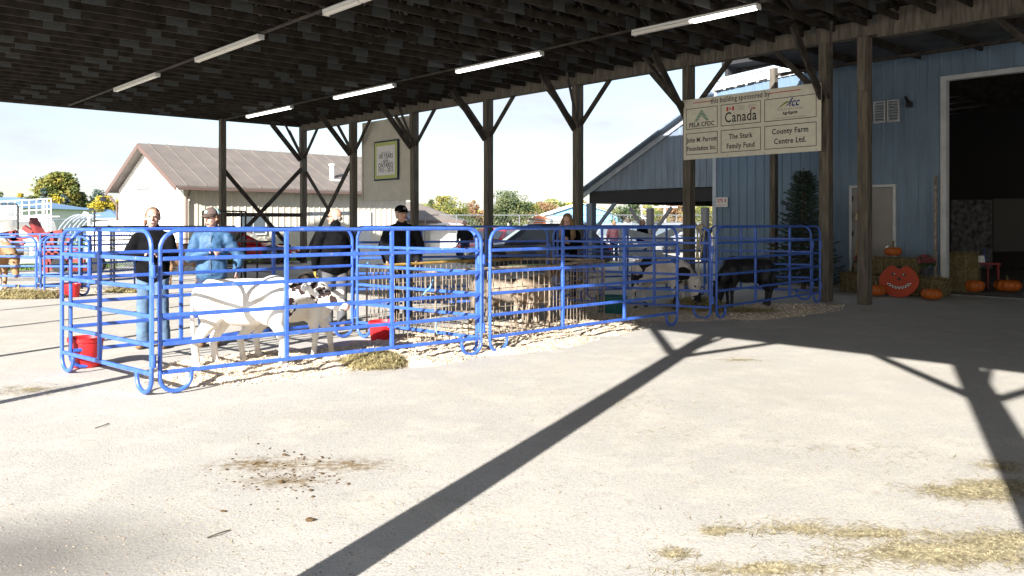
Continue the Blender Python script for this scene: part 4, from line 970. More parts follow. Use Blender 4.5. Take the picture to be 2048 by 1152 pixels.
# painted plywood pumpkin
jc = thing('pumpkin_cutout', 'round orange plywood pumpkin with painted smiling face leaning on straw bales', 'decoration', wp(1801, 17.15)); 
cx_ = wp(1801, 17.2); w_ = -U; jr = .385
def jp(x, z, k=0): return cx_ + w_ * x + Z * (z) + V * (.10 * z - .12 + .0) - V * k
pts = []
for i in range(48):
    a = 2 * math.pi * i / 48; rr_ = 1 + .03 * math.cos(2 * a); x, z = jr * rr_ * math.cos(a), .33 + .325 * math.sin(a)
    if math.sin(a) > .6: z -= .085 * math.exp(-(x / .09) ** 2); z += .02 * math.exp(-((abs(x) - .16) / .08) ** 2)
    pts.append((x, z))
mb = MB(); mb.prism([jp(x, z) for x, z in pts], V * .018); mb.build('plywood', 'plywood_orange', jc)
def flat(name, polys, m, k=.003):
    mb = MB()
    for p in polys: mb.add([jp(x, z, k) for x, z in p], [tuple(range(len(p)))])
    mb.build(name, m, jc)
eye = [(-.09 + .045 * math.cos(a), .465 + .028 * math.sin(a)) for a in [i * .524 for i in range(12)]]
flat('painted_eyes', [[(x - .02, z) for x, z in eye], [(x + .185, z) for x, z in eye], [(-.03, .35), (.045, .35), (.035, .37), (.008, .43), (-.02, .37)]], 'sign_black')
flat('painted_highlights', [[(x * .35 - .06, .47 + (z - .465) * .45) for x, z in eye], [(x * .35 + .12, .47 + (z - .465) * .45) for x, z in eye]], 'white_paint', .006)
bl, wh = [], []
for i in range(17):
    a = -2.55 + 1.95 * i / 16; a2 = a + 1.95 / 16
    for r_ in (0, 1):
        ra, rb_ = .225 + .03 * r_, .225 + .03 * (r_ + 1); P = [(ra * math.cos(a), .40 + ra * .8 * math.sin(a)), (rb_ * math.cos(a), .40 + rb_ * .8 * math.sin(a)), (rb_ * math.cos(a2), .40 + rb_ * .8 * math.sin(a2)), (ra * math.cos(a2), .40 + ra * .8 * math.sin(a2))]
        (wh if (i + r_) % 2 else bl).append(P)
flat('painted_mouth', bl, 'sign_black'); flat('painted_teeth', wh, 'white_paint')
mb = MB(); mb.prism([jp(-.02, .60, .004), jp(.03, .58, .004), (jp(.02, .63, .004)), jp(-.03, .645, .004)], V * .03); mb.build('painted_stem', 'sign_black', jc)
def mum(label, c, r):
    t = thing('potted_mum', label, 'potted plant', c, 'pots of pink mums'); ORG[t.name] = Vector()
    MB().lathe([(.09, 0), (.12, .16), (.13, .16), (.13, .18), (.11, .175)], 20).build('pot', 'pot', t, smooth='auto')
    mb = MB(); m2 = MB()
    for i in range(900):
        a = rnd.uniform(0, 6.28); q = math.acos(rnd.uniform(-.25, 1)); rr_ = r * rnd.uniform(.75, 1.08); p = Vector((math.sin(q) * math.cos(a), math.sin(q) * math.sin(a), math.cos(q) * .85)) * rr_ + Vector((0, 0, .17 + r * .55))
        d = Vector((rnd.gauss(0, 1), rnd.gauss(0, 1), rnd.gauss(0, 1))).normalized() * .022; e = d.orthogonal().normalized() * .018
        (mb if (rnd.random() < .55 and p.z > .3) else m2).add([p - d, p - e, p + d, p + e], [(0, 1, 2, 3)])
    for i in range(7): m2.tube([(0, 0, .16), (math.cos(i) * r * .7, math.sin(i) * r * .7, .17 + r * .7)], .004, 4)
    mb.build('flowers', 'flower_pink', t); m2.build('leaves', 'leaf_mum', t)
mum('pot of pink mums on the right bale beside the doorway jamb', wp(1850, 17.75, .40), .20)
mum('pot of pink mums half hidden behind the front wooden canopy post', wp(1728, 17.55, .42), .19)
bh = thing('birdhouse_stand', 'small tan birdhouse on thin orange easel legs in front of the grey door', 'birdhouse', wp(1716, 18.0)); 
q = wp(1718, 17.95)
for a, c, z0, z1 in ((-.10, 0, .4, 1.62), (.26, .02, .4, 1.2)): MB().tube([q + w_ * a + Z * z0, q + w_ * c + Z * z1], .012, 6).build('easel_leg', 'rust_yellow', bh)
MB().tube([q + w_ * -.1 + Z * .62, q + w_ * .2 + Z * .62], .01, 6).build('cross_bar', 'rust_yellow', bh)
q = q + Z * 1.58
mb = MB(); mb.prism([q + w_ * -.08, q + w_ * .08, q + w_ * .08 + Z * .12, q + Z * .20, q + w_ * -.08 + Z * .12], V * .12); mb.build('house', 'straw', bh)
mb = MB(); mb.prism([q + w_ * -.11 + Z * .10 - V * .02, q + Z * .215 - V * .02, q + w_ * .11 + Z * .10 - V * .02, q + w_ * .11 + Z * .125 - V * .02, q + Z * .24 - V * .02, q + w_ * -.11 + Z * .125 - V * .02], V * .16); mb.build('roof', 'rust_steel', bh)
mb = MB(); mb.lathe([(.022, 0), (.022, .002)], 12, q + Z * .07 - V * .003, axis=-V); mb.build('entrance_hole', 'sign_black', bh)
# ------------------------------------------------------------------ animals
def quadruped(name, label, cat, loc, rz, H, coat, cfg, group=None):
    """faces local +x; H = height at withers. One continuous body; mane, tail, hooves and ears' insides are parts"""
    t = thing(name, label, cat, loc, group); ORG[t.name] = Vector(); b = MB(); k = H
    g = lambda *p: Vector((p[0] * k, p[1] * k, p[2] * k))
    bw = cfg.get('bw', .15); Lh = cfg.get('Lh', -.48); Lf = cfg.get('Lf', .40); bd = cfg.get('bd', .215); top = .93
    cz = 1.0 - bd
    # trunk: hips, belly, chest, shoulder
    b.rc(g(Lh + .06, 0, top - .19), g(Lh + .30, 0, cz - .01), bw * 1.02 * k, bw * 1.12 * k, 16); b.ell(g(-.05, 0, cz - .045), g(.40, bw * 1.25, bd * 1.03), 18, 12)
    b.ell(g(Lf - .12, 0, cz - .035), g(.24, bw * 1.15, bd * 1.12), 16, 12); b.ell(g(Lh + .10, 0, top - .16), g(.19, bw * 1.15, .17), 14, 10); b.rc(g(Lh + .06, 0, top - .03), g(Lf - .08, 0, top - .03), .055 * k, .06 * k)
    for s in (1, -1):
        y = s * bw * .72; st = cfg['legs'][0 if s > 0 else 1]; sf = cfg['legs'][2 if s > 0 else 3]
        hip = g(Lh + .07, y, top - .22); knee = g(Lh + .15 + st * .5, y * 1.05, .53); hock = g(Lh - .01 + st, y, .30); fet = g(Lh + .02 + st, y, .075); toe = g(Lh + .045 + st, y, .03)
        lt = cfg.get('lt', 1.0)
        b.ell(g(Lh + .12, y * .95, top - .27), g(.15, .075, .20), 12, 10); b.rc(hip, knee, .10 * k, .075 * k * lt); b.rc(knee, hock, .072 * k * lt, .035 * k * lt); b.rc(hock, fet, .036 * k * lt, .027 * k * lt); b.ell(hock, g(.042 * lt, .032 * lt, .045), 8, 6); b.rc(fet, toe, .034 * k * lt, .036 * k * lt)
        sh = g(Lf - .06, y, .74); el_ = g(Lf - .09 + sf * .3, y, .52); kn = g(Lf - .04 + sf * .75, y, .30); fe = g(Lf - .05 + sf, y, .075); te = g(Lf - .02 + sf, y, .03)
        b.rc(sh, el_, .105 * k, .072 * k * lt); b.rc(el_, kn, .062 * k * lt, .034 * k * lt); b.ell(kn, g(.038 * lt, .036 * lt, .045), 8, 6); b.rc(kn, fe, .032 * k * lt, .026 * k * lt); b.rc(fe, te, .033 * k * lt, .036 * k * lt)
    # neck and head
    nk = [g(*p) for p in cfg['neck']]; nr = cfg['neckr']
    for i in range(len(nk) - 1): b.rc(nk[i], nk[i + 1], nr[i] * k, nr[i + 1] * k, 14)
    hd = g(*cfg['head']); fwd = Vector(cfg['fwd']).normalized(); side = fwd.cross(Z).normalized() if abs(fwd.z) < .98 else Vector((0, 1, 0)); up = side.cross(fwd).normalized()
    hs = cfg.get('hs', 1.0) * k; rot = Matrix((fwd, side, up)).transposed()
    b.ell(hd, (.105 * hs, .075 * hs, .085 * hs), 14, 10, rot); b.ell(hd + fwd * .07 * hs - up * .015 * hs, (.10 * hs, .062 * hs, .072 * hs), 12, 9, rot)
    b.rc(hd + fwd * .09 * hs - up * .01 * hs, hd + fwd * .24 * hs - up * .03 * hs, .060 * hs, .044 * hs); b.ell(hd + fwd * .255 * hs - up * .035 * hs, (.045 * hs, .050 * hs, .042 * hs), 12, 8, rot)
    b.rc(hd + fwd * .02 * hs - up * .055 * hs, hd + fwd * .22 * hs - up * .075 * hs, .045 * hs, .026 * hs)
    ed = cfg.get('ear', 'cow')
    for s in (1, -1):
        e0 = hd - fwd * .06 * hs + side * s * .06 * hs + up * .03 * hs
        if ed == 'cow': e1 = e0 + side * s * .13 * hs + up * -.015 * hs - fwd * .03 * hs; mid = (e0 + e1) / 2; b.rc(e0, e1, .018 * hs, .010 * hs); b.ell(mid + side * s * .015 * hs, (.022 * hs, .075 * hs, .042 * hs), 10, 7, rot)
        elif ed == 'horse': e1 = e0 + up * .11 * hs + side * s * .01 * hs; b.rc(e0, e1, .026 * hs, .007 * hs)
        else: e1 = e0 + side * s * .06 * hs - up * .13 * hs; b.rc(e0, e1, .018 * hs, .03 * hs)
        if cfg.get('horn'): b.tube([e0 + up * .04 * hs, e0 + up * .12 * hs - fwd * .06 * hs, e0 + up * .13 * hs - fwd * .16 * hs], [.02 * hs, .014 * hs, .006 * hs], 8)
    body = melt(b, 'body', coat, t, cfg.get('vox', .0135), 6, .0015, 20)
    if cfg.get('fur'):
        mb = MB(); vv = body.data.vertices; pl = body.data.polygons; fl = cfg['fur']
        for i in range(4200):
            p_ = pl[rnd.randrange(len(pl))]; c_ = p_.center; n_ = p_.normal; dn = (Vector((-.5, 0, -1)) - n_ * Vector((-.5, 0, -1)).dot(n_)); dn = dn.normalized() if dn.length > .05 else Vector((-1, 0, 0)); dn = (dn + Vector((rnd.gauss(0, .25), rnd.gauss(0, .25), rnd.gauss(0, .25)))).normalized(); ww = n_.cross(dn) * fl * .16; q_ = c_ - n_ * .002
            if c_.z < .25 * k: continue
            mb.add([q_ - ww, q_ + ww, q_ + dn * fl + n_ * fl * .38], [(0, 1, 2)])
        mb.build('fur', coat, t)
    for s in (1, -1):
        mb = MB(); mb.ell(hd + fwd * .05 * hs + side * s * .068 * hs + up * .02 * hs, .013 * hs, 10, 8); mb.build('eye', 'eye', t, smooth=True)
    mb = MB()
    for s in (1, -1): mb.ell(hd + fwd * .292 * hs - up * .025 * hs + side * s * .02 * hs, (.008 * hs, .010 * hs, .008 * hs), 8, 6, rot)
    mb.build('nostrils', 'eye', t, smooth=True)
    mb = MB(); mb.ell(hd + fwd * .275 * hs - up * .035 * hs, (.032 * hs, .043 * hs, .034 * hs), 12, 8, rot); mb.build('nose', cfg.get('nose', 'nose_pink'), t, smooth=True)
    for s in (1, -1):
        st = cfg['legs'][0 if s > 0 else 1]; sf = cfg['legs'][2 if s > 0 else 3]; y = s * bw * .72
        for x in (Lh + .05 + st, Lf - .015 + sf):
            mb = MB(); mb.lathe([(.042 * k, 0), (.035 * k, .045 * k)], 12, g(x, y, .0)); mb.build('hoof', 'hoof', t, smooth='auto')
    tl = cfg.get('tail'); tm = cfg.get('tailm', coat)
    if tl:
        P = [g(*p) for p in tl]; mb = MB(); n = len(P); rs = [.020 * k, .016 * k, .015 * k, .024 * k, .010 * k] if cfg.get('thin', True) else [.03 * k, .05 * k, .055 * k, .045 * k, .01 * k]
        mb.tube(P, rs[:n], 10); mb.build('tail', tm, t, smooth=True)
    if cfg.get('mane'):
        mb = MB(); m_ = cfg['mane']
        for i in range(600):
            q = rnd.random(); j = min(int(q * (len(nk) - 1)), len(nk) - 2); f_ = q * (len(nk) - 1) - j; p = nk[j].lerp(nk[j + 1], f_); rr_ = (nr[j] + (nr[j + 1] - nr[j]) * f_) * k
            d = (nk[j + 1] - nk[j]).normalized(); upn = (Z - d * d.z).normalized() if abs(d.z) < .97 else Vector((-1, 0, 0)); p = p + upn * rr_ * .9; sd = rnd.choice((-1, 1)); sv = Vector((0, sd, 0))
            e = p + sv * rnd.uniform(.02, .09) * k - Z * rnd.uniform(.05, .16) * k + Vector((rnd.gauss(0, .02) * k, 0, 0)); w2_ = d * .006
            mb.add([p - w2_, p + w2_, p.lerp(e, .5) + upn * .02 * k + sv * .03 * k, e], [(0, 1, 2, 3)])
        mb.build('mane', m_, t)
    t.location = loc; t.rotation_euler = (0, 0, rz); return t
# calves
coatmat('coat_calf', (.80, .77, .72), (.035, .022, .02), .40, 13, .545, None, ((.565, -.10, .60, .055), (.50, -.06, .52, .075), (.655, -.07, .86, .045), (.80, -.10, .80, .035), (.70, -.04, .83, .04)))
coatmat('coat_calf_plain', (.80, .77, .70), (.10, .05, .03), .46, 14, .70, None, ((.05, 0, .50, .05),))
ccfg = dict(fur=.012, lt=1.22, bw=.165, Lh=-.50, Lf=.36, bd=.245, legs=(.07, -.04, -.03, .07), neck=[(.24, 0, .80), (.44, -.01, .83), (.60, -.02, .84)], neckr=[.155, .115, .085], head=(.70, -.03, .82), fwd=(.93, -.10, -.34), hs=1.22,
    tail=[(-.555, 0, .88), (-.61, 0, .80), (-.62, 0, .62), (-.61, 0, .45), (-.60, 0, .33)], ear='cow')
g = gp(490, 741); quadruped('calf', 'white calf with dark spotted neck and head, striped by fence shadows', 'calf', (-2.66, 8.42, .015), .02, .975, 'coat_calf', ccfg, 'calves in the front pen')
c2 = dict(ccfg); c2['neck'] = [(.24, 0, .80), (.32, .10, .78), (.34, .22, .76)]; c2['head'] = (.30, .32, .74); c2['fwd'] = (-.3, .9, -.3); c2['legs'] = (.02, -.10, .12, -.05)
quadruped('calf', 'second cream calf mostly hidden behind the spotted one, only its legs and chest showing', 'calf', (-2.38, 9.0, .015), .04, .90, 'coat_calf_plain', c2, 'calves in the front pen')
# goats
coatmat('coat_goat2', (.36, .29, .22), (.13, .065, .035), .36, 3, .2)
gcfg = dict(fur=.03, bw=.215, Lh=-.50, Lf=.36, bd=.25, lt=1.15, legs=(.05, -.04, .02, -.03), neck=[(.26, 0, .78), (.42, -.02, .90), (.54, -.04, 1.02)], neckr=[.15, .10, .075], head=(.60, -.06, 1.05), fwd=(.5, .75, -.25), hs=1.05, ear='goat', horn=1, tail=[(-.53, 0, .88), (-.60, 0, .86), (-.62, 0, .78)], nose='coat_tan')
quadruped('goat', 'cream goat with a brown horned head turned away, at the middle of the wire pen', 'goat', (.32, 11.95, .02), R(58), .74, 'coat_goat2', gcfg, 'goats in the wire pen')
g2 = dict(gcfg); g2['neck'] = [(.26, 0, .74), (.44, .02, .56), (.56, .03, .36)]; g2['head'] = (.60, .03, .28); g2['fwd'] = (.6, -.1, -.8); g2['horn'] = 0
quadruped('goat', 'pale goat feeding with its head down, left of the horned one', 'goat', (-.10, 12.3, .02), R(165), .68, 'coat_goat', g2, 'goats in the wire pen')
g3 = dict(g2); quadruped('goat', 'pale goat standing farthest left, just behind the corner uprights', 'goat', (-.42, 12.6, .02), R(245), .66, 'coat_goat', g3, 'goats in the wire pen')
# ponies
coatmat('coat_pinto', (.62, .58, .54), (.015, .013, .015), -2, 2.4, .56, None, ((.42, -.1, .62, .12), (.30, -.12, .85, .06)))
pcfg = dict(fur=.022, bw=.185, Lh=-.50, Lf=.38, bd=.245, lt=1.15, legs=(.04, -.05, .02, -.04), neck=[(.26, 0, .80), (.44, 0, .76), (.58, .0, .62)], neckr=[.185, .135, .10], head=(.64, 0, .52), fwd=(.30, 0, -.95), hs=1.45, ear='horse',
    tail=[(-.53, 0, .90), (-.60, 0, .78), (-.61, 0, .55), (-.60, 0, .3), (-.58, 0, .16)], thin=False, mane='coat_black', nose='nose_pink')
pp = quadruped('pony', 'black and white pinto pony eating hay with its pale muzzle down', 'pony', (2.62, 14.35, .02), R(-35), .92, 'coat_pinto', dict(pcfg, tailm='coat_black'))
mb = MB(); hs = 1.45 * .92; hd = Vector((.64, 0, .52)) * .92; fw = Vector((.30, 0, -.95)).normalized(); q_ = hd + fw * .17 * hs
rot = Z.rotation_difference(fw).to_matrix()
mb.tube([q_ + rot @ Vector((.068 * hs * math.cos(a), .066 * hs * math.sin(a), 0)) + Vector((-.01, 0, -.0)) for a in [i * .3927 for i in range(16)]], .010, 6, closed=True); hl = mb.build('halter', 'black_steel', pp)
quadruped('pony', 'solid black pony standing side on beside the blue wall, head lowered to the left', 'pony', (4.15, 14.7, .02), R(180 + 14), .92, 'coat_black', dict(pcfg, tail=[(-.53, 0, .90), (-.59, 0, .78), (-.60, 0, .55), (-.59, 0, .38), (-.57, 0, .2)], mane='coat_black', nose='coat_black', neck=[(.26, 0, .80), (.44, .05, .68), (.55, .06, .48)], head=(.60, .08, .38), fwd=(.35, .0, -.93)))
# far animals
coatmat('coat_jersey', (.36, .23, .13), (.72, .68, .62), -2, 2.2, .58)
quadruped('cow', 'brown and white cow eating hay at the far left edge behind small blue panels', 'cow', (-11.7, 18.35, .02), R(-8), 1.22, 'coat_jersey', dict(ccfg, neck=[(.24, 0, .80), (.42, 0, .76), (.52, 0, .66)], neckr=[.17, .125, .10], head=(.575, 0, .56), fwd=(.25, 0, -.95), hs=1.1, vox=.016, nose='coat_tan'))
quadruped('calf', 'dark brown calf behind the white calf\'s back, near the canopy corner post', 'calf', (-3.62, 14.5, .0), R(95), .66, 'coat_dark', dict(ccfg, vox=.016))
quadruped('calf', 'brown calf standing behind the two girls, seen between them', 'calf', (-7.9, 20.0, .0), R(250), 1.05, 'coat_brown', dict(ccfg, vox=.016))

# ------------------------------------------------------------------ people
def hand(b, w_, d, palm_n, thumb_side, k=1.0, curl=.6):
    """w_=wrist, d=direction of fingers, palm_n=palm normal; five fingers that bend towards the palm"""
    d = d.normalized(); n = (palm_n - d * palm_n.dot(d)).normalized(); s = d.cross(n).normalized() * thumb_side
    L = .09 * k
    for q in (-.030, -.01, .01, .030): b.rc(w_ + s * q * .55 * k, w_ + d * L * .95 + s * q * k, .014 * k, .0115 * k, 8)
    for i, (q, ln) in enumerate(((.031, .070), (.0105, .080), (-.0105, .073), (-.031, .058))):
        p = w_ + d * L + s * q * k; a = 0; r_ = .0095 * k
        for j, f_ in enumerate((.42, .32, .26)):
            a += curl * (.8 if j == 0 else 1.0) * (1 + .06 * i); e = p + (d * math.cos(a) + n * math.sin(a)) * ln * f_ * k; b.rc(p, e, r_, r_ * .92, 8); p = e; r_ *= .92
    p = w_ + d * .025 * k + s * .028 * k; e = p + (d * .6 + s * .7 + n * .25).normalized() * .042 * k; b.rc(p, e, .013 * k, .011 * k, 8); b.rc(e, e + (d * .9 + s * .15 + n * .4).normalized() * .033 * k, .0105 * k, .0088 * k, 8)
def person(label, loc, yaw, h, jacket, trousers, cfg, detail=1):
    t = thing('person', label, 'person', loc); ORG[t.name] = Vector(); k = h / 1.72; V3 = lambda *p: Vector(p) * k
    fem = cfg.get('fem', 0); sw = .175 if fem else .20; skin = cfg.get('skin', 'skin')
    hy = cfg.get('hyaw', 0); hp = cfg.get('hpitch', 0)
    leg = cfg.get('legs', ((.10, 0, 0), (-.10, 0, 0)))           # foot x, foot y, knee y
    arms = cfg.get('arms', (((.27, .03, 1.12), (.27, -.08, .88)), ((-.27, .03, 1.12), (-.27, -.08, .88))))
    b = MB(); j = MB(); tr = MB()
    pel = V3(0, 0, .93); b.rc(pel, V3(0, 0, 1.12), .125 * k, .115 * k, 14); b.rc(V3(0, 0, 1.12), V3(0, .0, 1.32), .11 * k, .105 * k, 14)
    nb = V3(0, .015, 1.44); HD = V3(*cfg.get('head', (0, -.02, 1.595)))
    b.rc(nb, HD - V3(0, 0, .05), .056 * k, .052 * k, 12)
    Rh = Matrix.Rotation(hy, 3, 'Z') @ Matrix.Rotation(hp, 3, 'X'); hh = lambda x, y, z: HD + Rh @ V3(x, y, z)
    Rk = Rh
    b.ell(hh(0, .012, .035), V3(.076, .095, .090), 20, 14, Rk); b.ell(hh(0, -.018, -.03), V3(.064, .070, .085), 18, 12, Rk); b.ell(hh(0, -.045, -.088), V3(.030, .026, .024), 12, 8, Rk)
    for s in (1, -1):
        b.ell(hh(s * .036, -.058, -.025), V3(.024, .022, .022), 10, 8, Rk); b.ell(hh(s * .078, .01, -.008), V3(.010, .018, .032), 10, 8, Rk); b.ell(hh(s * .03, -.078, .030), V3(.024, .010, .008), 8, 6, Rk)
    b.rc(hh(0, -.083, .018), hh(0, -.106, -.022), .010 * k, .014 * k, 8); b.ell(hh(0, -.082, -.062), V3(.026, .012, .012), 10, 6, Rk)
    j.ell(V3(0, .005, 1.27), V3(sw * .95, .125, .175), 20, 14); j.rc(V3(0, 0, .95), V3(0, .005, 1.22), cfg.get('jw', .158) * k, cfg.get('jw', .158) * k * 1.0, 18); j.rc(V3(0, .01, 1.415), V3(sw * .80, .01, 1.36), .075 * k, .066 * k, 12); j.rc(V3(0, .01, 1.415), V3(-sw * .80, .01, 1.36), .075 * k, .066 * k, 12)
    j.rc(nb - V3(0, 0, .04), nb + V3(0, .005, cfg.get('collar', .03)), .088 * k, .072 * k, 14)
    for s in (1, -1): j.rc(V3(s * .065, 0, .90), V3(s * .055, 0, 1.15), cfg.get('jw', .158) * .80 * k, cfg.get('jw', .158) * .85 * k, 16)
    for i, ((E, W)) in enumerate(arms):
        s = 1 if i == 0 else -1; Sd = V3(s * sw * .98, .01, 1.345); E = V3(*E); W = V3(*W); b.rc(Sd, E, .05 * k, .040 * k); b.rc(E, W, .040 * k, .027 * k)
        hdir = (W - E).normalized(); hd_ = cfg.get('hands', {}).get(i)
        if hd_: fd, pn = Vector(hd_[0]), Vector(hd_[1])
        else: fd, pn = hdir + Vector((0, -.15, -.2)), Vector((-s, 0, 0)) if W.z < 1.0 * k else Vector((0, 0, -1))
        bb_ = b if not cfg.get('gloves') else MB()
        ts = 1.0 if fd.cross(pn).dot(Vector((0, -1, .3))) > 0 else -1.0
        hand(bb_, W, fd, pn, ts, k, cfg.get('curl', .45))
        if cfg.get('gloves'): melt(bb_, 'glove', cfg['gloves'], t, .005 * k, 1)
        ar = cfg.get('ar', 1.0); j.rc(Sd, E, .070 * k * ar, .060 * k * ar, 14); j.rc(E, W + (E - W).normalized() * .012, .063 * k * ar, .046 * k * ar, 14)
    for i, (fx, fy, ky) in enumerate(leg):
        s = 1 if i == 0 else -1; hpj = V3(s * .09, 0, .90); kn = V3(fx * .5 + s * .05, fy * .5 + ky - .02, .49); an = V3(fx, fy + .02, .09); b.rc(hpj, kn, .078 * k, .052 * k); b.rc(kn, an, .052 * k, .036 * k); b.rc(an, V3(fx, fy - .08, .04), .036 * k, .028 * k)
        w_ = cfg.get('lw', 1.0); tr.rc(hpj, kn, .098 * k * w_, .074 * k * w_, 16); tr.rc(kn, V3(fx, fy + .02, .08), .073 * k * w_, .062 * k * w_ * cfg.get('flare', 1.0), 16)
        sh = MB(); sh.rc(V3(fx, fy + .05, .045), V3(fx * 1.06, fy - .13, .035), .044 * k, .040 * k, 12); sh.ell(V3(fx * 1.06, fy - .12, .035), V3(.048, .06, .036), 12, 8); sh.rc(V3(fx, fy + .035, .05), V3(fx, fy + .03, .11), .048 * k, .045 * k)
        melt(sh, 'shoe', cfg.get('shoe', 'leather'), t, .012 * k, 2)
    tr.rc(V3(-.045, .01, .93), V3(.045, .01, .93), .125 * k, .125 * k, 16)
    melt(b, 'body', skin, t, .0085 * k * detail, 2)
    melt(tr, 'trousers', trousers, t, .016 * k, 4, .007, 13); jk = melt(j, 'jacket', jacket, t, .015 * k, 5, cfg.get('puff', .007), cfg.get('pscale', 13))
    # face
    for s in (1, -1): mb = MB(); mb.ell(hh(s * .030, -.082, .012), V3(.013, .006, .0065), 10, 6, Rk); mb.build('eye', 'eye', t, smooth=True)
    mb = MB(); mb.ell(hh(0, -.0935, -.062), V3(.024, .006, .0075), 12, 6, Rk); mb.build('mouth', 'lip', t, smooth=True)
    if cfg.get('smile'): mb = MB(); mb.ell(hh(0, -.097, -.060), V3(.016, .005, .004), 10, 6, Rk); mb.build('teeth', 'tooth', t, smooth=True)
    hr = cfg.get('hair', 'hair_brown'); st = cfg.get('style'); a = MB()
    if st in ('tied', 'long', 'braid'):
        a.ell(hh(0, .028, .042), V3(.086, .096, .094), 20, 14, Rk); a.ell(hh(0, .06, -.02), V3(.072, .06, .08), 14, 10, Rk)
        for s in (1, -1): a.rc(hh(s * .070, -.015, .06), hh(s * .080, .02, -.015), .018 * k, .016 * k)
        if st == 'tied': a.ell(hh(.02, .11, -.03), V3(.035, .03, .04), 12, 8, Rk); a.ell(hh(-.085, .05, -.06), V3(.02, .03, .04), 10, 8, Rk)
        if st == 'braid':
            p0 = hh(-.05, .03, -.08); pts = [p0, p0 + V3(-.03, -.07, -.10), p0 + V3(-.03, -.125, -.20), p0 + V3(0, -.14, -.30)]
            for i in range(3):
                for q in (0, .33, .66): a.ell(pts[i].lerp(pts[i + 1], q), V3(.024, .020, .03), 8, 6)
        if st == 'long':
            for s in (1, -1):
                p0 = hh(s * .082, .0, .02); a.rc(p0, p0 + V3(s * .025, -.01, -.14), .034 * k, .052 * k); a.rc(p0 + V3(s * .025, -.01, -.14), p0 + V3(s * .035, -.055, -.30), .052 * k, .052 * k); a.rc(p0 + V3(s * .02, -.055, -.30), p0 + V3(s * .01, -.085, -.42), .040 * k, .018 * k)
                a.rc(hh(0, .05, .09), hh(s * .075, -.035, .02), .025 * k, .022 * k)
            a.rc(hh(0, .075, -.02), hh(0, .10, -.02) + V3(0, 0, -.30), .085 * k, .085 * k); a.ell(hh(0, .03, .045), V3(.094, .10, .10), 16, 12, Rk)
        melt(a, 'hair', hr, t, .008 * k, 2, .007, 45)
    elif st == 'short': a.ell(hh(0, .035, .030), V3(.082, .088, .088), 18, 12, Rk); a.ell(hh(0, .055, -.02), V3(.074, .055, .06), 12, 8, Rk); melt(a, 'hair', hr, t, .009 * k, 2, .002, 60)
    elif st == 'bald': 
        for s in (1, -1): a.ell(hh(s * .068, .045, -.01), V3(.016, .04, .036), 10, 8, Rk)
        a.ell(hh(0, .088, -.02), V3(.06, .022, .035), 12, 8, Rk); a.ell(hh(0, -.062, -.088), V3(.04, .03, .022), 12, 8, Rk); melt(a, 'hair', hr, t, .008 * k, 1, .002, 60)
    if cfg.get('cap'):
        c1, c2 = cfg['cap']; cb = thing('cap', None, None); ct = MB(); ct.ell(hh(0, .015, .055), V3(.092, .104, .082), 20, 12, Rk); bpy.data.objects.remove(cb)
        c_ = MB(); c_.v = []; 
        for (z0, lim, mm, nm) in ((0, 1, c1, 'cap_front'), (0, -1, c2, 'cap_back')):
            q = MB(); n = 13; m_ = 7; base_a = -math.pi if lim > 0 else 0
            vs = [hh(.093 * math.cos(base_a + math.pi * i / (n - 1)) * math.cos(e), .015 + .106 * math.sin(base_a + math.pi * i / (n - 1)) * math.cos(e), .042 + .090 * math.sin(e)) for e in [math.pi / 2 * r_ / (m_ - 1) * .999 for r_ in range(m_)] for i in range(n)]
            q.add(vs, [(r_ * n + i, r_ * n + i + 1, (r_ + 1) * n + i + 1, (r_ + 1) * n + i) for r_ in range(m_ - 1) for i in range(n - 1)])
            o = q.build(nm, mm, t, smooth=True); md = o.modifiers.new('s', 'SOLIDIFY'); md.thickness = .004; md.offset = 1
        q = MB(); n = 13; vs = []
        for ring, (rx, ry, dz) in enumerate(((.088, .100, .0), (.085, .135, -.004), (.074, .165, -.014))):
            for i in range(n): a_ = -math.pi + math.pi * (.10 + .8 * i / (n - 1)); vs.append(hh(rx * math.cos(a_), .012 + ry * math.sin(a_), .045 + dz - .012 * abs(math.cos(a_))))
        q.add(vs, [(r_ * n + i, r_ * n + i + 1, (r_ + 1) * n + i + 1, (r_ + 1) * n + i) for r_ in range(2) for i in range(n - 1)])
        o = q.build('cap_brim', c1, t, smooth=True); md = o.modifiers.new('s', 'SOLIDIFY'); md.thickness = .005
        q = MB(); q.box(hh(0, -.086, .082), Rk @ V3(.022, 0, 0), Rk @ V3(0, .003, -.002), Rk @ V3(0, .006, .014)); q.build('cap_badge', cfg.get('badge', 'sign_grey'), t)
    if cfg.get('glasses'):
        q = MB()
        for s in (1, -1):
            q.tube([hh(s * .032 + .02 * math.cos(a_), -.094, .012 + .016 * math.sin(a_)) for a_ in [i * .628 for i in range(10)]], .0025 * k, 5, closed=True); q.tube([hh(s * .052, -.092, .016), hh(s * .080, .01, .012)], .0025 * k, 5)
            q.box(hh(s * .032, -.094, .012), Rk @ V3(.018, 0, 0), Rk @ V3(0, .001, 0), Rk @ V3(0, 0, .013))
        q.build('sunglasses', 'black_steel', t)
    if cfg.get('zip'): 
        q = MB(); q.tube([V3(0, -.132, 1.40), V3(0, -.140, 1.25), V3(0, -.168, 1.05), V3(0, -.164, .9)], .004, 5); q.build('zip', 'chrome', t)
    if cfg.get('stripe'):
        q = MB(); s = -1; q.ell(V3(-.24, -.05, 1.26), V3(.012, .03, .02), 8, 6); q.build('sleeve_badge', 'cap_mint', t)
    t.location = loc; t.rotation_euler = (0, 0, yaw); return t
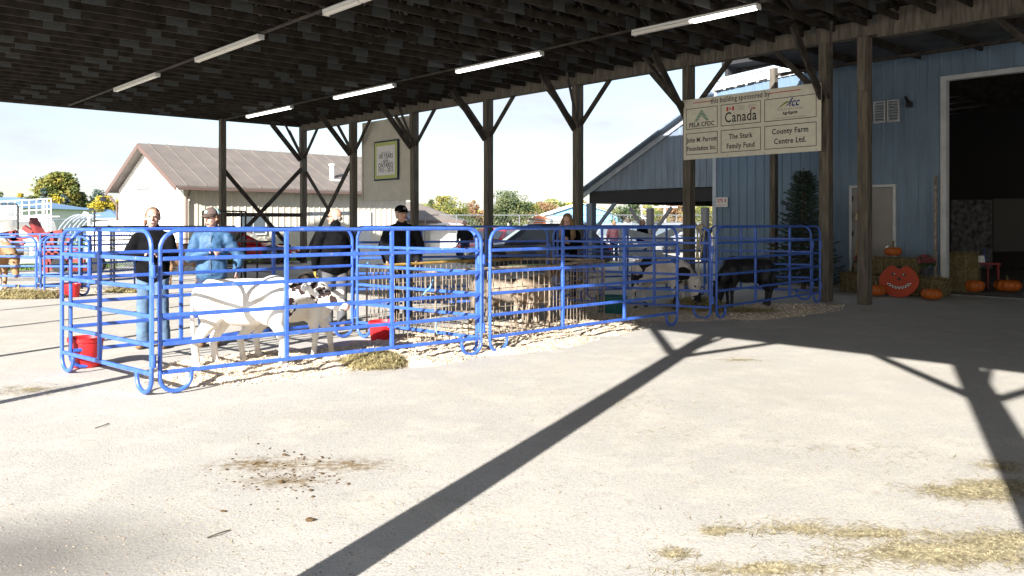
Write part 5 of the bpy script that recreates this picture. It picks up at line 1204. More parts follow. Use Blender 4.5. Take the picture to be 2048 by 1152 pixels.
# girl in black hooded jacket, smiling, at left
person('person in a black hooded jacket and faded jeans smiling, arms on the rail', (-4.36, 10.02, 0), R(12), 1.70, 'cloth_black', 'denim',
    dict(fem=1, style='tied', hair='hair_brown', smile=1, hyaw=R(8), collar=.045, arms=(((.25, -.10, 1.13), (.10, -.30, 1.19)), ((-.28, -.06, 1.14), (.00, -.27, 1.17))), hands={0: ((-.7, -.5, 0), (0, 0, -1)), 1: ((.85, -.4, 0), (0, 0, -1))}, ar=1.12, jw=.165, flare=1.25, legs=((.13, -.02, 0), (-.12, .0, 0)), stripe=1))
person('person in a blue puffy jacket and mint backed cap, one hand on the rail', (-3.72, 10.22, 0), R(14), 1.70, 'cloth_blue', 'denim_dark',
    dict(fem=1, style='braid', hair='hair_brown', cap=('cap_brown', 'cap_mint'), badge='cap_mint', hyaw=R(-38), hpitch=R(6), collar=.05, arms=(((.33, .03, 1.12), (.30, -.10, .92)), ((-.24, -.12, 1.10), (.02, -.26, 1.20))), hands={1: ((.6, -.7, -.1), (0, 0, -1)), 0: ((.2, -.3, -.9), (-1, 0, 0))}, ar=1.1, puff=.011, pscale=16, zip=1, lw=.92, legs=((.07, .05, 0), (-.10, -.02, 0))))
person('shaven headed person in dark glasses, black jacket and grey trousers, back turned', (-2.52, 11.75, 0), R(180 + 28), 1.72, 'cloth_black', 'cloth_greyt',
    dict(style='bald', hair='hair_grey', skin='skin_tan', glasses=1, hyaw=R(48), collar=.05, ar=1.15, jw=.185, gloves='glove_yellow', lw=1.08, arms=(((.29, .02, 1.10), (.27, -.06, .86)), ((-.29, .02, 1.10), (-.27, -.06, .86)))))
person('person in a black cap and dark grey zip jacket with hands in pockets, looking right', (-1.70, 12.7, 0), R(8), 1.78, 'cloth_charcoal', 'cloth_black',
    dict(style='short', hair='hair_grey', skin='skin_tan', cap=('cloth_black', 'cloth_black'), badge='sign_grey', hyaw=R(32), collar=.03, ar=1.15, jw=.185, arms=(((.275, .05, 1.12), (.225, -.07, .90)), ((-.275, .05, 1.12), (-.225, -.07, .90)))))
person('person with long wavy fair hair in a black top looking down at her hands', (1.02, 15.2, 0), R(-6), 1.68, 'cloth_black', 'denim_dark',
    dict(fem=1, style='long', hair='hair_blond', hyaw=R(-10), hpitch=R(16), head=(0, -.045, 1.585), arms=(((.22, -.08, 1.13), (.05, -.26, 1.16)), ((-.24, -.06, 1.12), (-.06, -.27, 1.20))), hands={0: ((-.7, -.5, .2), (0, 0, 1)), 1: ((.5, -.6, .3), (0, 0, 1))}, curl=.7))
for (lb, x, d, h, jk, tr_, hr, yw) in (('small distant person in black with reddish hair behind the pony pen', 1285, 27, 1.62, 'cloth_black', 'denim_dark', 'hair_brown', 40),
        ('small distant person in charcoal beside the red vehicle behind the goat pen', 930, 30, 1.62, 'cloth_charcoal', 'denim_dark', 'hair_brown', 0),
        ('small distant person in maroon seen over the teal tub', 1228, 32, 1.60, 'cloth_maroon', 'denim_dark', 'hair_blond', 180)):
    p = at(x, HY, d); person(lb, (p.x, p.y, 0), R(yw), h, jk, tr_, dict(style='short', hair=hr), 2)
# ------------------------------------------------------------------ vehicles
def car(label, cat, loc, rz, paint, L=4.6, Wd=1.82, H=1.62, kind='suv', name='parked_car', group=None):
    """faces local -x ; loc = centre on the ground"""
    t = thing(name, label, cat, loc, group); ORG[t.name] = Vector(); h = L / 2; wb = L * .29; wr = .36 if kind != 'sedan' else .32
    def loft(secs, name_, m, par, bevel=.04):
        mb = MB(); n = len(secs[0]); vs = [v for s in secs for v in s]; fs = []
        for i in range(len(secs) - 1):
            for k in range(n): fs.append((i * n + k, i * n + (k + 1) % n, (i + 1) * n + (k + 1) % n, (i + 1) * n + k))
        fs.append(tuple(range(n))[::-1]); fs.append(tuple((len(secs) - 1) * n + k for k in range(n))); mb.add(vs, fs)
        bm = bmesh.new(); me = mb.mesh('x'); bm.from_mesh(me); bmesh.ops.recalc_face_normals(bm, faces=bm.faces); bm.to_mesh(me); bm.free(); me.name = name_; me.shade_smooth(); me.set_sharp_from_angle(angle=R(50))
        return link(name_, me, m, par)
    belt = H * .60; w_ = Wd / 2; g0 = .26
    def sec(x, z0, z1, wa, wbt): # rounded section
        return [(x, -wa + .05, z0), (x, -wbt, z0 + .14), (x, -wbt, z1 - .16), (x, -wbt + .05, z1 - .05), (x, -wbt + .16, z1), (x, wbt - .16, z1), (x, wbt - .05, z1 - .05), (x, wbt, z1 - .16), (x, wbt, z0 + .14), (x, wa - .05, z0)]
    hood = belt - .06 if kind != 'sedan' else belt - .10
    st = [(-h, g0 + .12, hood - .28, .78, .80), (-h + .12, g0, hood - .12, .86, .88), (-h + .5, g0, hood - .03, .9, .95), (-h + 1.15, g0, hood + .04, .92, .99), (-.3, g0, belt, .94, 1), (.9, g0, belt + .02, .94, 1), (h - .35, g0, belt + .03, .92, .97), (h - .06, g0 + .06, belt - .03, .86, .92), (h, g0 + .14, belt - .12, .80, .86)]
    body = loft([sec(x, z0, z1, wa * w_, wb_ * w_) for x, z0, z1, wa, wb_ in st], 'body', paint, t)
    if kind == 'truck': x0, x1, x2, x3 = -h + 1.45, -h + 2.05, -h + 3.15, -h + 3.35
    elif kind == 'sedan': x0, x1, x2, x3 = -h + 1.25, -h + 2.05, h - 1.25, h - .6
    else: x0, x1, x2, x3 = -h + 1.2, -h + 1.95, h - .75, h - .18
    zt = H; zb_ = belt - .02; a, c = w_ * .95, w_ * .76
    cab = loft([[(x0, -a, zb_), (x0, a, zb_), (x0 + .02, a * .98, zb_ + .02), (x0 + .02, -a * .98, zb_ + .02)], [(x1, -a, zb_), (x1, a, zb_), (x1, c, zt - .03), (x1, -c, zt - .03)], [((x1 + x2) / 2, -a, zb_), ((x1 + x2) / 2, a, zb_), ((x1 + x2) / 2, c, zt), ((x1 + x2) / 2, -c, zt)], [(x2, -a, zb_), (x2, a, zb_), (x2, c, zt - .04), (x2, -c, zt - .04)], [(x3, -a * .96, zb_), (x3, a * .96, zb_), (x3 - .02, a * .95, zb_ + .02), (x3 - .02, -a * .95, zb_ + .02)]], 'cabin', paint, t)
    def side(s, xa, xb, za, zb2, ta, tb):      # window quad in the leaning side
        def P(x, f_): y = a + (c - a) * f_; return Vector((x, s * (y + .006), zb_ + (zt - .03 - zb_) * f_))
        return [P(xa, za), P(xb, za), P(tb, zb2), P(ta, zb2)]
    xm = (x1 + x2) / 2 - .1
    for s in (1, -1):
        for q in ([(x0 + .38, xm - .04, .12, .86, x1 + .02, xm - .04)] + ([(xm + .04, x2 - .02 if kind != 'suv' else xm + .85, .12, .86, xm + .04, x2 - .14 if kind != 'suv' else xm + .83)] if kind != 'truck' else []) + ([(xm + .92, x3 - .35, .12, .84, xm + .90, x2 - .05)] if kind == 'suv' else [])):
            mb = MB(); P = side(s, q[0], q[1], q[2], q[3], q[4], q[5]); mb.prism(P, Vector((0, s * .004, 0))); mb.build('window', 'glass_dark', t)
        mb = MB(); mb.abox(x0 + .35, x0 + .55, s * (w_ + .02) if s > 0 else s * (w_ + .17), s * (w_ + .17) if s > 0 else s * (w_ + .02), belt + .02, belt + .16); mb.build('mirror', paint, t, bevel=.03)
        for x in (xm - .15, xm + .75): MB().abox(x - .1, x + .08, min(s * (w_ * 1.0 + .004), s * (w_ + .03)), max(s * (w_ + .004), s * (w_ + .03)), belt - .15, belt - .12).build('door_handle', 'chrome', t)
        mb = MB(); mb.abox(h - .16, h - .02, min(s * w_ * .62, s * w_ * .925), max(s * w_ * .62, s * w_ * .925), belt - .24, belt - .05); mb.build('tail_light', 'tail_red', t, bevel=.02)
        mb = MB(); mb.abox(-h + .02, -h + .22, min(s * w_ * .55, s * w_ * .88), max(s * w_ * .55, s * w_ * .88), hood - .33, hood - .18); mb.build('headlight', 'chrome', t, bevel=.03)
        if kind == 'suv': MB().tube([(x1 + .1, s * c * .95, H + .0), (x1 + .2, s * c * .95, H + .05), (x2 - .1, s * c * .95, H + .045), (x2, s * c * .95, H - .02)], .016, 6).build('roof_rail', 'chrome', t)
        mb = MB()
        for x in (xm, xm + .98 if kind == 'suv' else xm + .9, x0 + .42): mb.abox(x - .005, x + .005, min(s * (w_ + .0015), s * (w_ + .003)), max(s * (w_ + .0015), s * (w_ + .003)), .42, belt - .12)
        mb.build('door_seams', 'black_steel', t)
        for x in (-wb - .05, wb):
            mb = MB(); mb.lathe([(wr + .07, 0), (wr + .07, .012)], 28, (x, s * (w_ - .006), wr), axis=(0, s, 0)); mb.build('wheel_arch', 'black_steel', t)
            wh = MB().lathe([(wr * .62, -.02), (wr * .9, -.03), (wr, .01), (wr, .17), (wr * .93, .21), (wr * .64, .215), (wr * .60, .15)], 32, (x, s * (w_ - .19), wr), axis=(0, s, 0)).build('wheel', 'rubber', t, smooth='auto')
            mb = MB(); c0 = Vector((x, s * (w_ + .01), wr)); mb.lathe([(wr * .62, -.05), (wr * .62, 0), (wr * .56, .005), (wr * .54, -.05)], 28, c0, axis=(0, s, 0))
            for q in range(5):
                an = q * 1.2566; mb.bar(c0, c0 + Vector((math.cos(an) * wr * .57, -s * .01, math.sin(an) * wr * .57)), .05, .02, side=Vector((0, 1, 0)))
            mb.lathe([(.07, -.02), (.06, .012)], 12, c0, axis=(0, s, 0)); mb.build('rim', 'rim', wh)
    mb = MB(); mb.prism([(x0 + .03, -a * .9, zb_ + .05), (x0 + .03, a * .9, zb_ + .05), (x1 - .06, c * .93, zt - .10), (x1 - .06, -c * .93, zt - .10)], (-.02, 0, .012)); mb.build('windscreen', 'glass_dark', t)
    mb = MB(); mb.abox(-h - .02, -h + .02, -.38, .38, g0 + .16, hood - .34); mb.build('grille', 'black_steel', t)
    if kind == 'truck':
        mb = MB(); mb.abox(x3 + .05, h - .08, -w_ * .82, w_ * .82, belt + .035, belt + .04); mb.build('bed_floor', 'black_steel', t)
    t.location = loc; t.rotation_euler = (0, 0, rz); return t
p = at(1072, HY, 25.8); car('dark navy dusty sport utility car parked side on behind the goat pen', 'car', (p.x, p.y, 0), R(4), 'paint_navy', 4.5, 1.84, 1.50, 'suv')
p = at(905, HY, 33); car('bright red car partly hidden behind the dark car\'s bonnet', 'car', (p.x + 1.6, p.y + 3, 0), R(60), 'paint_red', 4.3, 1.76, 1.28, 'sedan')
p = at(478, HY, 29.5); car('dark red car behind the black pen right of the capped girl', 'car', (p.x - .3, p.y + 1.2, .01), R(185), 'paint_red', 4.3, 1.76, 1.24, 'sedan')
p = at(20, HY, 27.0); car('faded red pickup behind the small blue panels at far left', 'pickup truck', (p.x - 2.2, p.y - .5, 0), R(0), 'paint_redtruck', 5.0, 1.8, 1.42, 'truck', 'pickup_truck')
for x, d, rz, m, lb in ((1236, 38, 70, 'paint_silver', 'silver car seen end on through the panels, left of the pony pen'), (1345, 42, 40, 'paint_silver', 'silver car farther right under the lean-to'), (1160, 52, 10, 'paint_navy', 'dark car by the blue gabled hall'), (1300, 55, 20, 'paint_navy', 'dark car far behind under the lean-to brace'), (880, 60, 0, 'paint_silver', 'pale car in front of the small brown roofed house')):
    p = at(x, HY, d); car(lb, 'car', (p.x, p.y, 0), R(rz), m, 4.4, 1.8, 1.5, 'suv')

# ------------------------------------------------------------------ buildings behind
def gable(label, A, dg, wg, dl, ln, ze, zr, base, wallm, roofm, sidem, ov=.35, name='metal_building', ribs=True, rib=.22):
    """A ground corner; dg direction of gable wall (width wg); dl direction of long side"""
    t = thing(name, label, 'building', A); A = Vector(A); dg, dl = Vector(dg), Vector(dl); n_g = -dl; n_l = -dg
    rf = lambda s: ze + (zr - ze) * (1 - abs(s - wg / 2) / (wg / 2))
    mb = MB()
    siding(mb, A, dg, wg / 2, lambda s: 0, rf, n_g, rib); siding(mb, A + dg * wg / 2, dg, wg / 2, lambda s: 0, lambda s: rf(s + wg / 2), n_g, rib); mb.build('gable_wall', sidem, t)
    mb = MB(); siding(mb, A, dl, ln, lambda s: 0, lambda s: ze, n_l, rib * 1.3); siding(mb, A + dg * wg, dl, ln, lambda s: 0, lambda s: ze, dg, rib * 1.3); siding(mb, A + dl * ln, dg, wg, lambda s: 0, rf, dl, rib); mb.build('side_wall', wallm, t)
    mb = MB(); up = Z * .06
    for s0, s1 in ((-ov, wg / 2), (wg / 2, wg + ov)):
        z0 = rf(s0) + .04; z1 = rf(s1) + .04; mb.prism([A + dg * s0 - dl * ov + Z * z0, A + dg * s1 - dl * ov + Z * z1, A + dg * s1 + dl * (ln + ov) + Z * z1, A + dg * s0 + dl * (ln + ov) + Z * z0], up)
    roof = mb.build('roof', roofm, t)
    mb = MB(); nn = int(ln / .75)
    for k in range(nn + 1):
        q = A + dl * (k * ln / nn)
        for s0, s1 in ((-ov, wg / 2), (wg / 2, wg + ov)): mb.bar(q + dg * s0 + Z * (rf(s0) + .115), q + dg * s1 + Z * (rf(s1) + .115), .045, .03)
    mb.build('roof_ribs', roofm, roof)
    return t, A, dg, dl, rf
A = Vector((-13.14, 33.0, 0)); t, A, dg, dl, rf = gable('long cream metal hall with brown roof and bright white gable end behind the girls', A, U, 7.9, V, 10.8, 3.08, 4.85, 0, 'siding_cream', 'roof_brown', 'siding_white', .45)
mb = MB()
for s0, s1 in ((-.45, 3.95), (3.95, 8.35)): mb.bar(A + dg * s0 - dl * .47 + Z * (rf(s0) - .02), A + dg * s1 - dl * .47 + Z * (rf(s1) - .02), .03, .20)
mb.build('fascia', 'trim_brown', t)
mb = MB(); mb.bar(A - dg * .47 - dl * .4 + Z * 2.86, A - dg * .47 + dl * 11.2 + Z * 2.86, .09, .10); mb.build('gutter', 'trim_brown', t)
mb = MB(); mb.tube([A - dg * .45 + dl * .1 + Z * 2.82, A - dg * .10 + dl * .08 + Z * 2.45, A - dg * .10 + dl * .08 + Z * .1], .045, 8); mb.build('downpipe', 'trim_brown', t)
mb = MB(); mb.tube([A + dg * 8.3 - dl * .3 + Z * 2.7, A + dg * 8.0 - dl * .08 + Z * 2.35, A + dg * 7.97 - dl * .08 + Z * .1], .045, 8); mb.build('downpipe', 'trim_brown', t)
mb = MB(); mb.bar(A + dg * 4.0 - dl * .05 + Z * 3.0, A + dg * 5.3 - dl * .05 + Z * 3.02, .12, .04); mb.bar(A + dg * 4.02 - dl * .06 + Z * 2.85, A + dg * 4.02 - dl * .06 + Z * 3.12, .05, .05, side=Vector((1, 0, 0))); mb.build('wall_bracket', 'door_grey', t)
for s in (2.35,):
    q = A + dl * s; mb = MB(); mb.box(q + dl * .55 - dg * .04 + Z * 1.45, dl * .62, dg * .02, Z * .46); w_ = mb.build('window', 'white_paint', t)
    mb = MB()
    for e in (.27, .83): mb.box(q + dl * e - dg * .065 + Z * 1.45, dl * .25, dg * .006, Z * .38)
    mb.build('pane', 'glass_dark', w_)
q = A + dl * 8.3; mb = MB(); mb.box(q - dg * .04 + Z * 1.02, dl * .45, dg * .02, Z * 1.02); mb.build('door', 'white_paint', t)
q = A + dl * 7.3 + dg * 1.0 + Z * (rf(1.0)); mb = MB(); mb.lathe([(.11, -.2), (.11, .62), (.15, .64), (.15, .74)], 12, q); mb.build('roof_vent', 'white_steel', t); mb = MB(); mb.box(q + Z * .04 - dg * .1, dl * .35, dg * .3 + Z * .12, Z * .01); mb.build('vent_flashing', 'white_steel', t)
p = A + dg * 8.45 - dl * .55 + Z * 2.62; mb = MB(); mb.box(p, dg * .14, dl * .10, Z * .10); mb.bar(p + Z * .1, p + Z * .3, .04, .04, side=Vector((1, 0, 0))); tag(mb.build('floodlight', 'black_steel', loc=p), 'small black floodlight under the left eave of the white gable', 'lamp')
# small hip roofed house
def hip(label, cx, d, w_, dp, ze, zr, m1, m2, rm, rz=0, name='house'):
    p = at(cx, HY, d); t = thing(name, label, 'building', (p.x, p.y, 0)); ORG[t.name] = Vector()
    mb = MB(); mb.abox(-w_ / 2, w_ / 2, -dp / 2, dp / 2, 0, ze); mb.build('wall', m1, t)
    o_ = .5; a, b_ = w_ / 2 + o_, dp / 2 + o_; r_ = w_ / 2 - dp / 2
    vs = [(-a, -b_, ze - .1), (a, -b_, ze - .1), (a, b_, ze - .1), (-a, b_, ze - .1), (-r_, 0, zr), (r_, 0, zr)]
    mb = MB(); mb.add(vs, [(0, 1, 5, 4), (2, 3, 4, 5), (1, 2, 5), (3, 0, 4), (3, 2, 1, 0)]); mb.build('roof', rm, t)
    mb = MB(); mb.abox(-a, a, -b_ - .04, -b_ - .005, ze - .22, ze - .06); mb.build('fascia', 'trim_brown', t)
    t.location = (p.x, p.y, 0); t.rotation_euler = (0, 0, rz); return t
hip('low cream house with brown hipped roof behind the man in the cap', 822, 50, 5.6, 5, 1.70, 2.75, 'siding_cream', None, 'roof_brown')
hip('dark slate roofed annex touching the cream hall', 771, 46, 2.4, 3.4, 1.72, 2.68, 'siding_cream', None, 'roof_slate')
hip('small pale grey roofed shed right of the low cream house', 884, 62, 2.8, 2.6, 1.75, 2.2, 'white_paint', None, 'fascia_metal')
hip('white storage box beside the far wire fence', 893, 44, 1.6, 1.3, 1.45, 1.5, 'white_paint', None, 'white_paint')
# blue gabled hall
pA = at(1085, HY, 92); t, A, dg, dl, rf = gable('pale blue gabled hall in the distance behind the fair haired person', (pA.x, pA.y, 0), Vector((1, .05, 0)), 8.9, Vector((-.05, 1, 0)), 14, 2.15, 3.6, 0, 'wall_blue', 'white_steel', 'wall_blue', .35, 'blue_hall')
mb = MB(); mb.box(A + dg * 1.1 - dl * .06 + Z * 1.1, dg * 1.1, dl * .02, Z * 1.08); mb.build('white_annex', 'white_paint', t); mb = MB(); mb.box(A + dg * 1.0 - dl * .09 + Z * 1.7, dg * .18, dl * .01, Z * .22); mb.build('window', 'glass_dark', t)
hip('orange red shed at the left of the blue gabled hall', 1077, 88, 1.5, 1.6, 2.0, 2.3, 'cone_orange', None, 'cone_orange')
hip('long white low building to the right of the blue gabled hall', 1245, 95, 6.5, 4, 2.0, 2.3, 'white_paint', None, 'white_paint')
# blue roofed halls at left
def longhall(label, x0, x1, d, ze, zr):
    a, b_ = at(x0, HY, d), at(x1, HY, d); t = thing('blue_roofed_hall', label, 'building', a); ORG[t.name] = Vector(a)
    mb = MB(); mb.abox(a.x, b_.x - .5, d, d + 12, 0, ze); mb.build('wall', 'siding_white', t)
    mb = MB(); mb.add([(a.x, d - .4, ze), (b_.x, d - .4, ze), (b_.x - 4.2, d + 6, zr), (a.x, d + 6, zr), (a.x, d + 12.4, ze), (b_.x, d + 12.4, ze)], [(0, 1, 2, 3), (3, 2, 5, 4), (1, 5, 2), (0, 3, 4), (0, 4, 5, 1)]); r_ = mb.build('roof', 'roof_blue', t)
    mb = MB(); mb.abox(a.x, b_.x, d - .46, d - .41, ze - .14, ze + .02); mb.build('gutter', 'trim_white', r_)
longhall('long hall with pale blue metal roof behind the white tank', 60, 240, 85, 1.95, 3.15)
longhall('nearer hall with pale blue roof cut by the left photo edge', -120, 52, 70, 2.75, 3.85)
# milk tanks with a railed walkway
tk = thing('storage_tank', 'white horizontal tank with a railed catwalk on top at far left', 'tank', at(30, HY, 36)); ORG[tk.name] = Vector(tk.location)
a, b_ = at(-160, HY, 37), at(30, HY, 37); mb = MB(); mb.lathe([(.2, 0), (.85, .12), (1.0, .4), (1.0, 5.2), (.85, 5.5), (.2, 5.6)], 32, (b_.x, 37, 1.15), axis=(-1, 0, 0)); mb.build('vessel', 'white_steel', tk, smooth='auto')
mb = MB(); mb.lathe([(.2, 0), (.7, .08), (.8, .3), (.8, 2.2), (.2, 2.4)], 28, (at(85, HY, 37).x, 37.6, 1.05), axis=(-1, 0, 0)); mb.build('vessel', 'white_steel', tk, smooth='auto')
for x in (-60, 20, 48, 80): q = at(x, HY, 37); MB().abox(q.x - .06, q.x + .06, 36.3, 37.8, 0, .5).build('leg', 'white_steel', tk)
x0_, x1_ = at(-100, HY, 36).x, at(102, HY, 36).x
def cat_z(x): return 1.62 + .25 * (x - x0_) / (x1_ - x0_)
mb = MB(); n = 14
for r_ in (.0, .24, .48, .70): mb.bar((x0_, 36, cat_z(x0_) + r_ - .02), (x1_, 36, cat_z(x1_) + r_), .03, .035)
for k in range(n + 1): x = x0_ + (x1_ - x0_) * k / n; mb.bar((x, 36, cat_z(x) - .1), (x, 36, cat_z(x) + .7), .03, .03, side=Vector((1, 0, 0)))
for k in (0, 1, 2): x = x1_ - k * .18; mb.bar((x, 36, .0), (x, 36, cat_z(x) + .7), .04, .04, side=Vector((1, 0, 0)))
mb.build('railing', 'white_steel', tk)
mb = MB(); mb.bar((x0_, 36.35, cat_z(x0_) - .08), (x1_, 36.35, cat_z(x1_) - .08), .7, .06); mb.build('catwalk', 'white_steel', tk)
# hoop frames
hf = thing('hoop_frame', 'bare grey hoop tunnel ribs between the tank and the cream hall', 'frame', at(130, HY, 40)); ORG[hf.name] = Vector(hf.location)
for k in range(6):
    x = at(106 + k * 9, HY, 40 + k * .5).x; MB().tube([(x + 1.3 * (1 - math.cos(a_)) , 40 + k * .5, 1.9 * math.sin(a_)) for a_ in [math.pi / 2 * q / 8 for q in range(9)]], .03, 5).build('rib', 'fascia_metal', hf)
MB().tube([at(100, 440, 40), at(190, 437, 42)], .03, 5).build('purlin', 'fascia_metal', hf)
mb = MB(); q = at(215, HY, 34)
mb.prism([(q.x - 1.0, 34, .2), (q.x + 1.0, 34, .2), (q.x + 1.0, 34, 1.62), (q.x - .45, 34, 1.58), (q.x - .9, 34, 1.3)], (0, 2.2, 0)); o_ = mb.build('trailer', 'white_steel', loc=(q.x, 34, 0), bevel=.1); tag(o_, 'white box trailer parked against the white gable end', 'trailer')
for x, lb in ((36, 'tall thin dark light pole at far left in front of the tank'), (189, 'short dark light pole in front of the hall with blue roof')):
    d = 30; b0 = at(x, HY, d); top = at(x, 408 if x < 100 else 418, d).z; mb = MB(); mb.tube([(b0.x, d, 0), (b0.x, d, top - .08), (b0.x - .08, d, top), (b0.x - (2.0 if x < 100 else .2), d, top + .01)], .035, 8); tag(mb.build('light_pole', 'black_steel', loc=(b0.x, d, 0)), lb, 'pole')
for x, y0, r_ in ((168, 443, 9), ): pass
vp = thing('vent_pipe', 'white goose neck vent pipe left of the cream hall', 'pipe', at(178, HY, 33)); ORG[vp.name] = Vector(vp.location)
q = at(178, HY, 33); MB().tube([(q.x, 33, 0), (q.x, 33, 1.75), (q.x - .06, 33, 1.9), (q.x - .18, 33, 1.92), (q.x - .24, 33, 1.82)], .045, 8).build('pipe', 'white_steel', vp)
# red machinery
mc = thing('farm_machine', 'rusty red farm elevator and frame behind the small blue panels', 'farm machine', at(90, HY, 25)); ORG[mc.name] = Vector(mc.location)
MB().bar(at(66, 441, 27), at(92, 490, 26), .22, .22).build('conveyor', 'machine_red', mc); MB().bar(at(48, 455, 27), at(66, 466, 27), .16, .16).build('hopper', 'machine_red', mc)
for a, c in (((0, 470), (32, 463)), ((20, 480), (126, 462)), ((85, 480), (125, 505)), ((105, 463), (107, 540)), ((70, 500), (160, 505)), ((95, 520), (170, 522)), ((92, 480), (94, 545)), ((138, 470), (140, 540)), ((120, 480), (160, 500)), ((30, 462), (32, 480)), ((0, 468), (50, 486))):
    MB().bar(at(*a, 25), at(*c, 25), .10, .10).build('frame_bar', 'machine_red', mc)
MB().bar(at(98, 476, 25.5), at(98, 540, 25.5), .34, .34, side=Vector((1, 0, 0))).build('engine_box', 'machine_red', mc)
MB().bar(at(140, 535, 25), at(205, 532, 25.5), .3, .22).build('chassis', 'machine_red', mc)
for x in (128, 200): q = at(x, HY, 25.2); MB().lathe([(.12, -.1), (.24, -.1), (.24, .1), (.12, .1)], 20, (q.x, 25.0, .25), axis=(0, -1, 0)).build('wheel', 'rubber', mc)
# ------------------------------------------------------------------ far wire fence, poles, wires
wf = thing('chain_link_fence', 'tall chain link fence far behind the dark car', 'fence', at(900, HY, 42)); ORG[wf.name] = Vector()
wf.location = (0, 0, 0)
for k in range(16): x = at(850, HY, 42).x + k * 1.6; MB().tube([(x, 42, 0), (x, 42, 1.9)], .03, 6).build('fence_post', 'mesh_wire', wf); x0_ = at(850, HY, 42).x
mb = MB(); mb.tube([(x0_, 42, 1.9), (x0_ + 24, 42, 1.9)], .022, 6)
for k in range(150): x = x0_ + k * .16; mb.tube([(x, 42, .05), (x + .9 if k < 144 else x, 42, 1.88)], .003, 3, cap=False); mb.tube([(x + .9 if k < 144 else x, 42.01, .05), (x, 42.01, 1.88)], .003, 3, cap=False)
mb.build('mesh', 'mesh_wire', wf)
def pole(label, x, ytop, d, arms=2):
    b0 = at(x, HY, d); zt = at(x, ytop, d).z; t = thing('utility_pole', label, 'utility pole', (b0.x, d, 0), 'utility poles'); ORG[t.name] = Vector(t.location)
    MB().tube([(b0.x, d, 0), (b0.x, d, zt)], [.14, .10], 10).build('pole', 'pole_wood', t)
    for k in range(arms): MB().abox(b0.x - .9, b0.x + .9, d - .16, d - .06, zt - .5 - k * .9, zt - .38 - k * .9).build('crossarm', 'pole_wood', t)
    mb = MB(); mb.lathe([(.2, 0), (.2, .7)], 12, (b0.x + .32, d, zt - 2.6)); mb.build('transformer', 'fascia_metal', t)
    return zt
pole('utility pole with cross arms beside the orange tree, tallest of them', 1017, 332, 95)
pole('slim pole behind the lean-to in front of the autumn trees', 1330, 402, 60, 1); pole('pole behind the lean-to left of its middle post', 1283, 408, 66, 1)
for i, (y0, y1) in enumerate(((372, 330), (381, 345), (388, 362), (398, 388))):
    a, b_ = at(820, y0 - 8, 94.8), at(1460, y1 - 4, 94.8); pts = [a.lerp(b_, k / 12) - Z * (.9 * math.sin(math.pi * k / 12)) for k in range(13)]
    tag(MB().tube(pts, .02, 4).build('power_line', 'wire', loc=pts[0]), ['topmost', 'second', 'third', 'lowest'][i] + ' power line crossing the sky right of the tall utility pole', 'cable', 'power lines')
# ------------------------------------------------------------------ trees
def tree(label, x, d, ytop, wpx, leaf, ybase=None, name='tree', n=2600, seed=0, lsz=None, loose=.3, conic=False):
    rn = random.Random(seed * 31 + 5); c = at(x, HY, d); H = at(x, ytop, d).z * 1.06; W = 1.45 * wpx / F * d; t = thing(name, label, 'tree', (c.x, c.y, 0), 'trees behind the fairground'); ORG[t.name] = Vector()
    tr = MB(); hb = H * .28; tr.tube([(0, 0, 0), (.03 * H, 0, hb), (0, .02 * H, H * .6), (0, 0, H * .88)], [H * .028, H * .02, H * .012, H * .004], 8); lobes = []
    nl = 32
    for i in range(nl):
        a = rn.uniform(0, 6.28); zz = rn.uniform(.28, .95); 
        rad = W / 2 * (math.sin(min(1, (1.02 - zz) * 1.7) * math.pi / 2) if not conic else (1.0 - zz) * 1.2) * rn.uniform(.35, .85); p = Vector((math.cos(a) * rad, math.sin(a) * rad, H * zz)); lobes.append((p, W * rn.uniform(.07, .17) * (1 if not conic else (1.2 - zz))))
        if i < 12: tr.tube([(0, 0, H * zz * .6), p * .5 + Vector((0, 0, H * zz * .35)), p], [H * .011, H * .006, H * .002], 5)
    tr.build('trunk', 'bark', t); s = lsz or H * .028; LN = []; vs = []; fs = []
    for i in range(n):
        p, r_ = lobes[rn.randrange(nl)]; q = Vector((rn.gauss(0, 1), rn.gauss(0, 1), rn.gauss(0, .8))).normalized() * r_ * (rn.random() ** loose); q = p + q
        if q.z > H: q.z = H - rn.random() * .3
        if q.z < H * .12: continue
        d1 = Vector((rn.gauss(0, 1), rn.gauss(0, 1), rn.gauss(0, .6))).normalized() * s * rn.uniform(.5, 1.1); d2 = d1.orthogonal().normalized(); d2 = (Quaternion(d1, rn.uniform(0, 6)) @ d2) * s * .6; k = len(vs); vs += [q - d1, q - d2, q + d1, q + d2]; fs.append((k, k + 1, k + 2, k + 3))
    mb = MB(); mb.add(vs, fs); mb.build('crown', leaf, t); t.location = (c.x, c.y, 0); return t
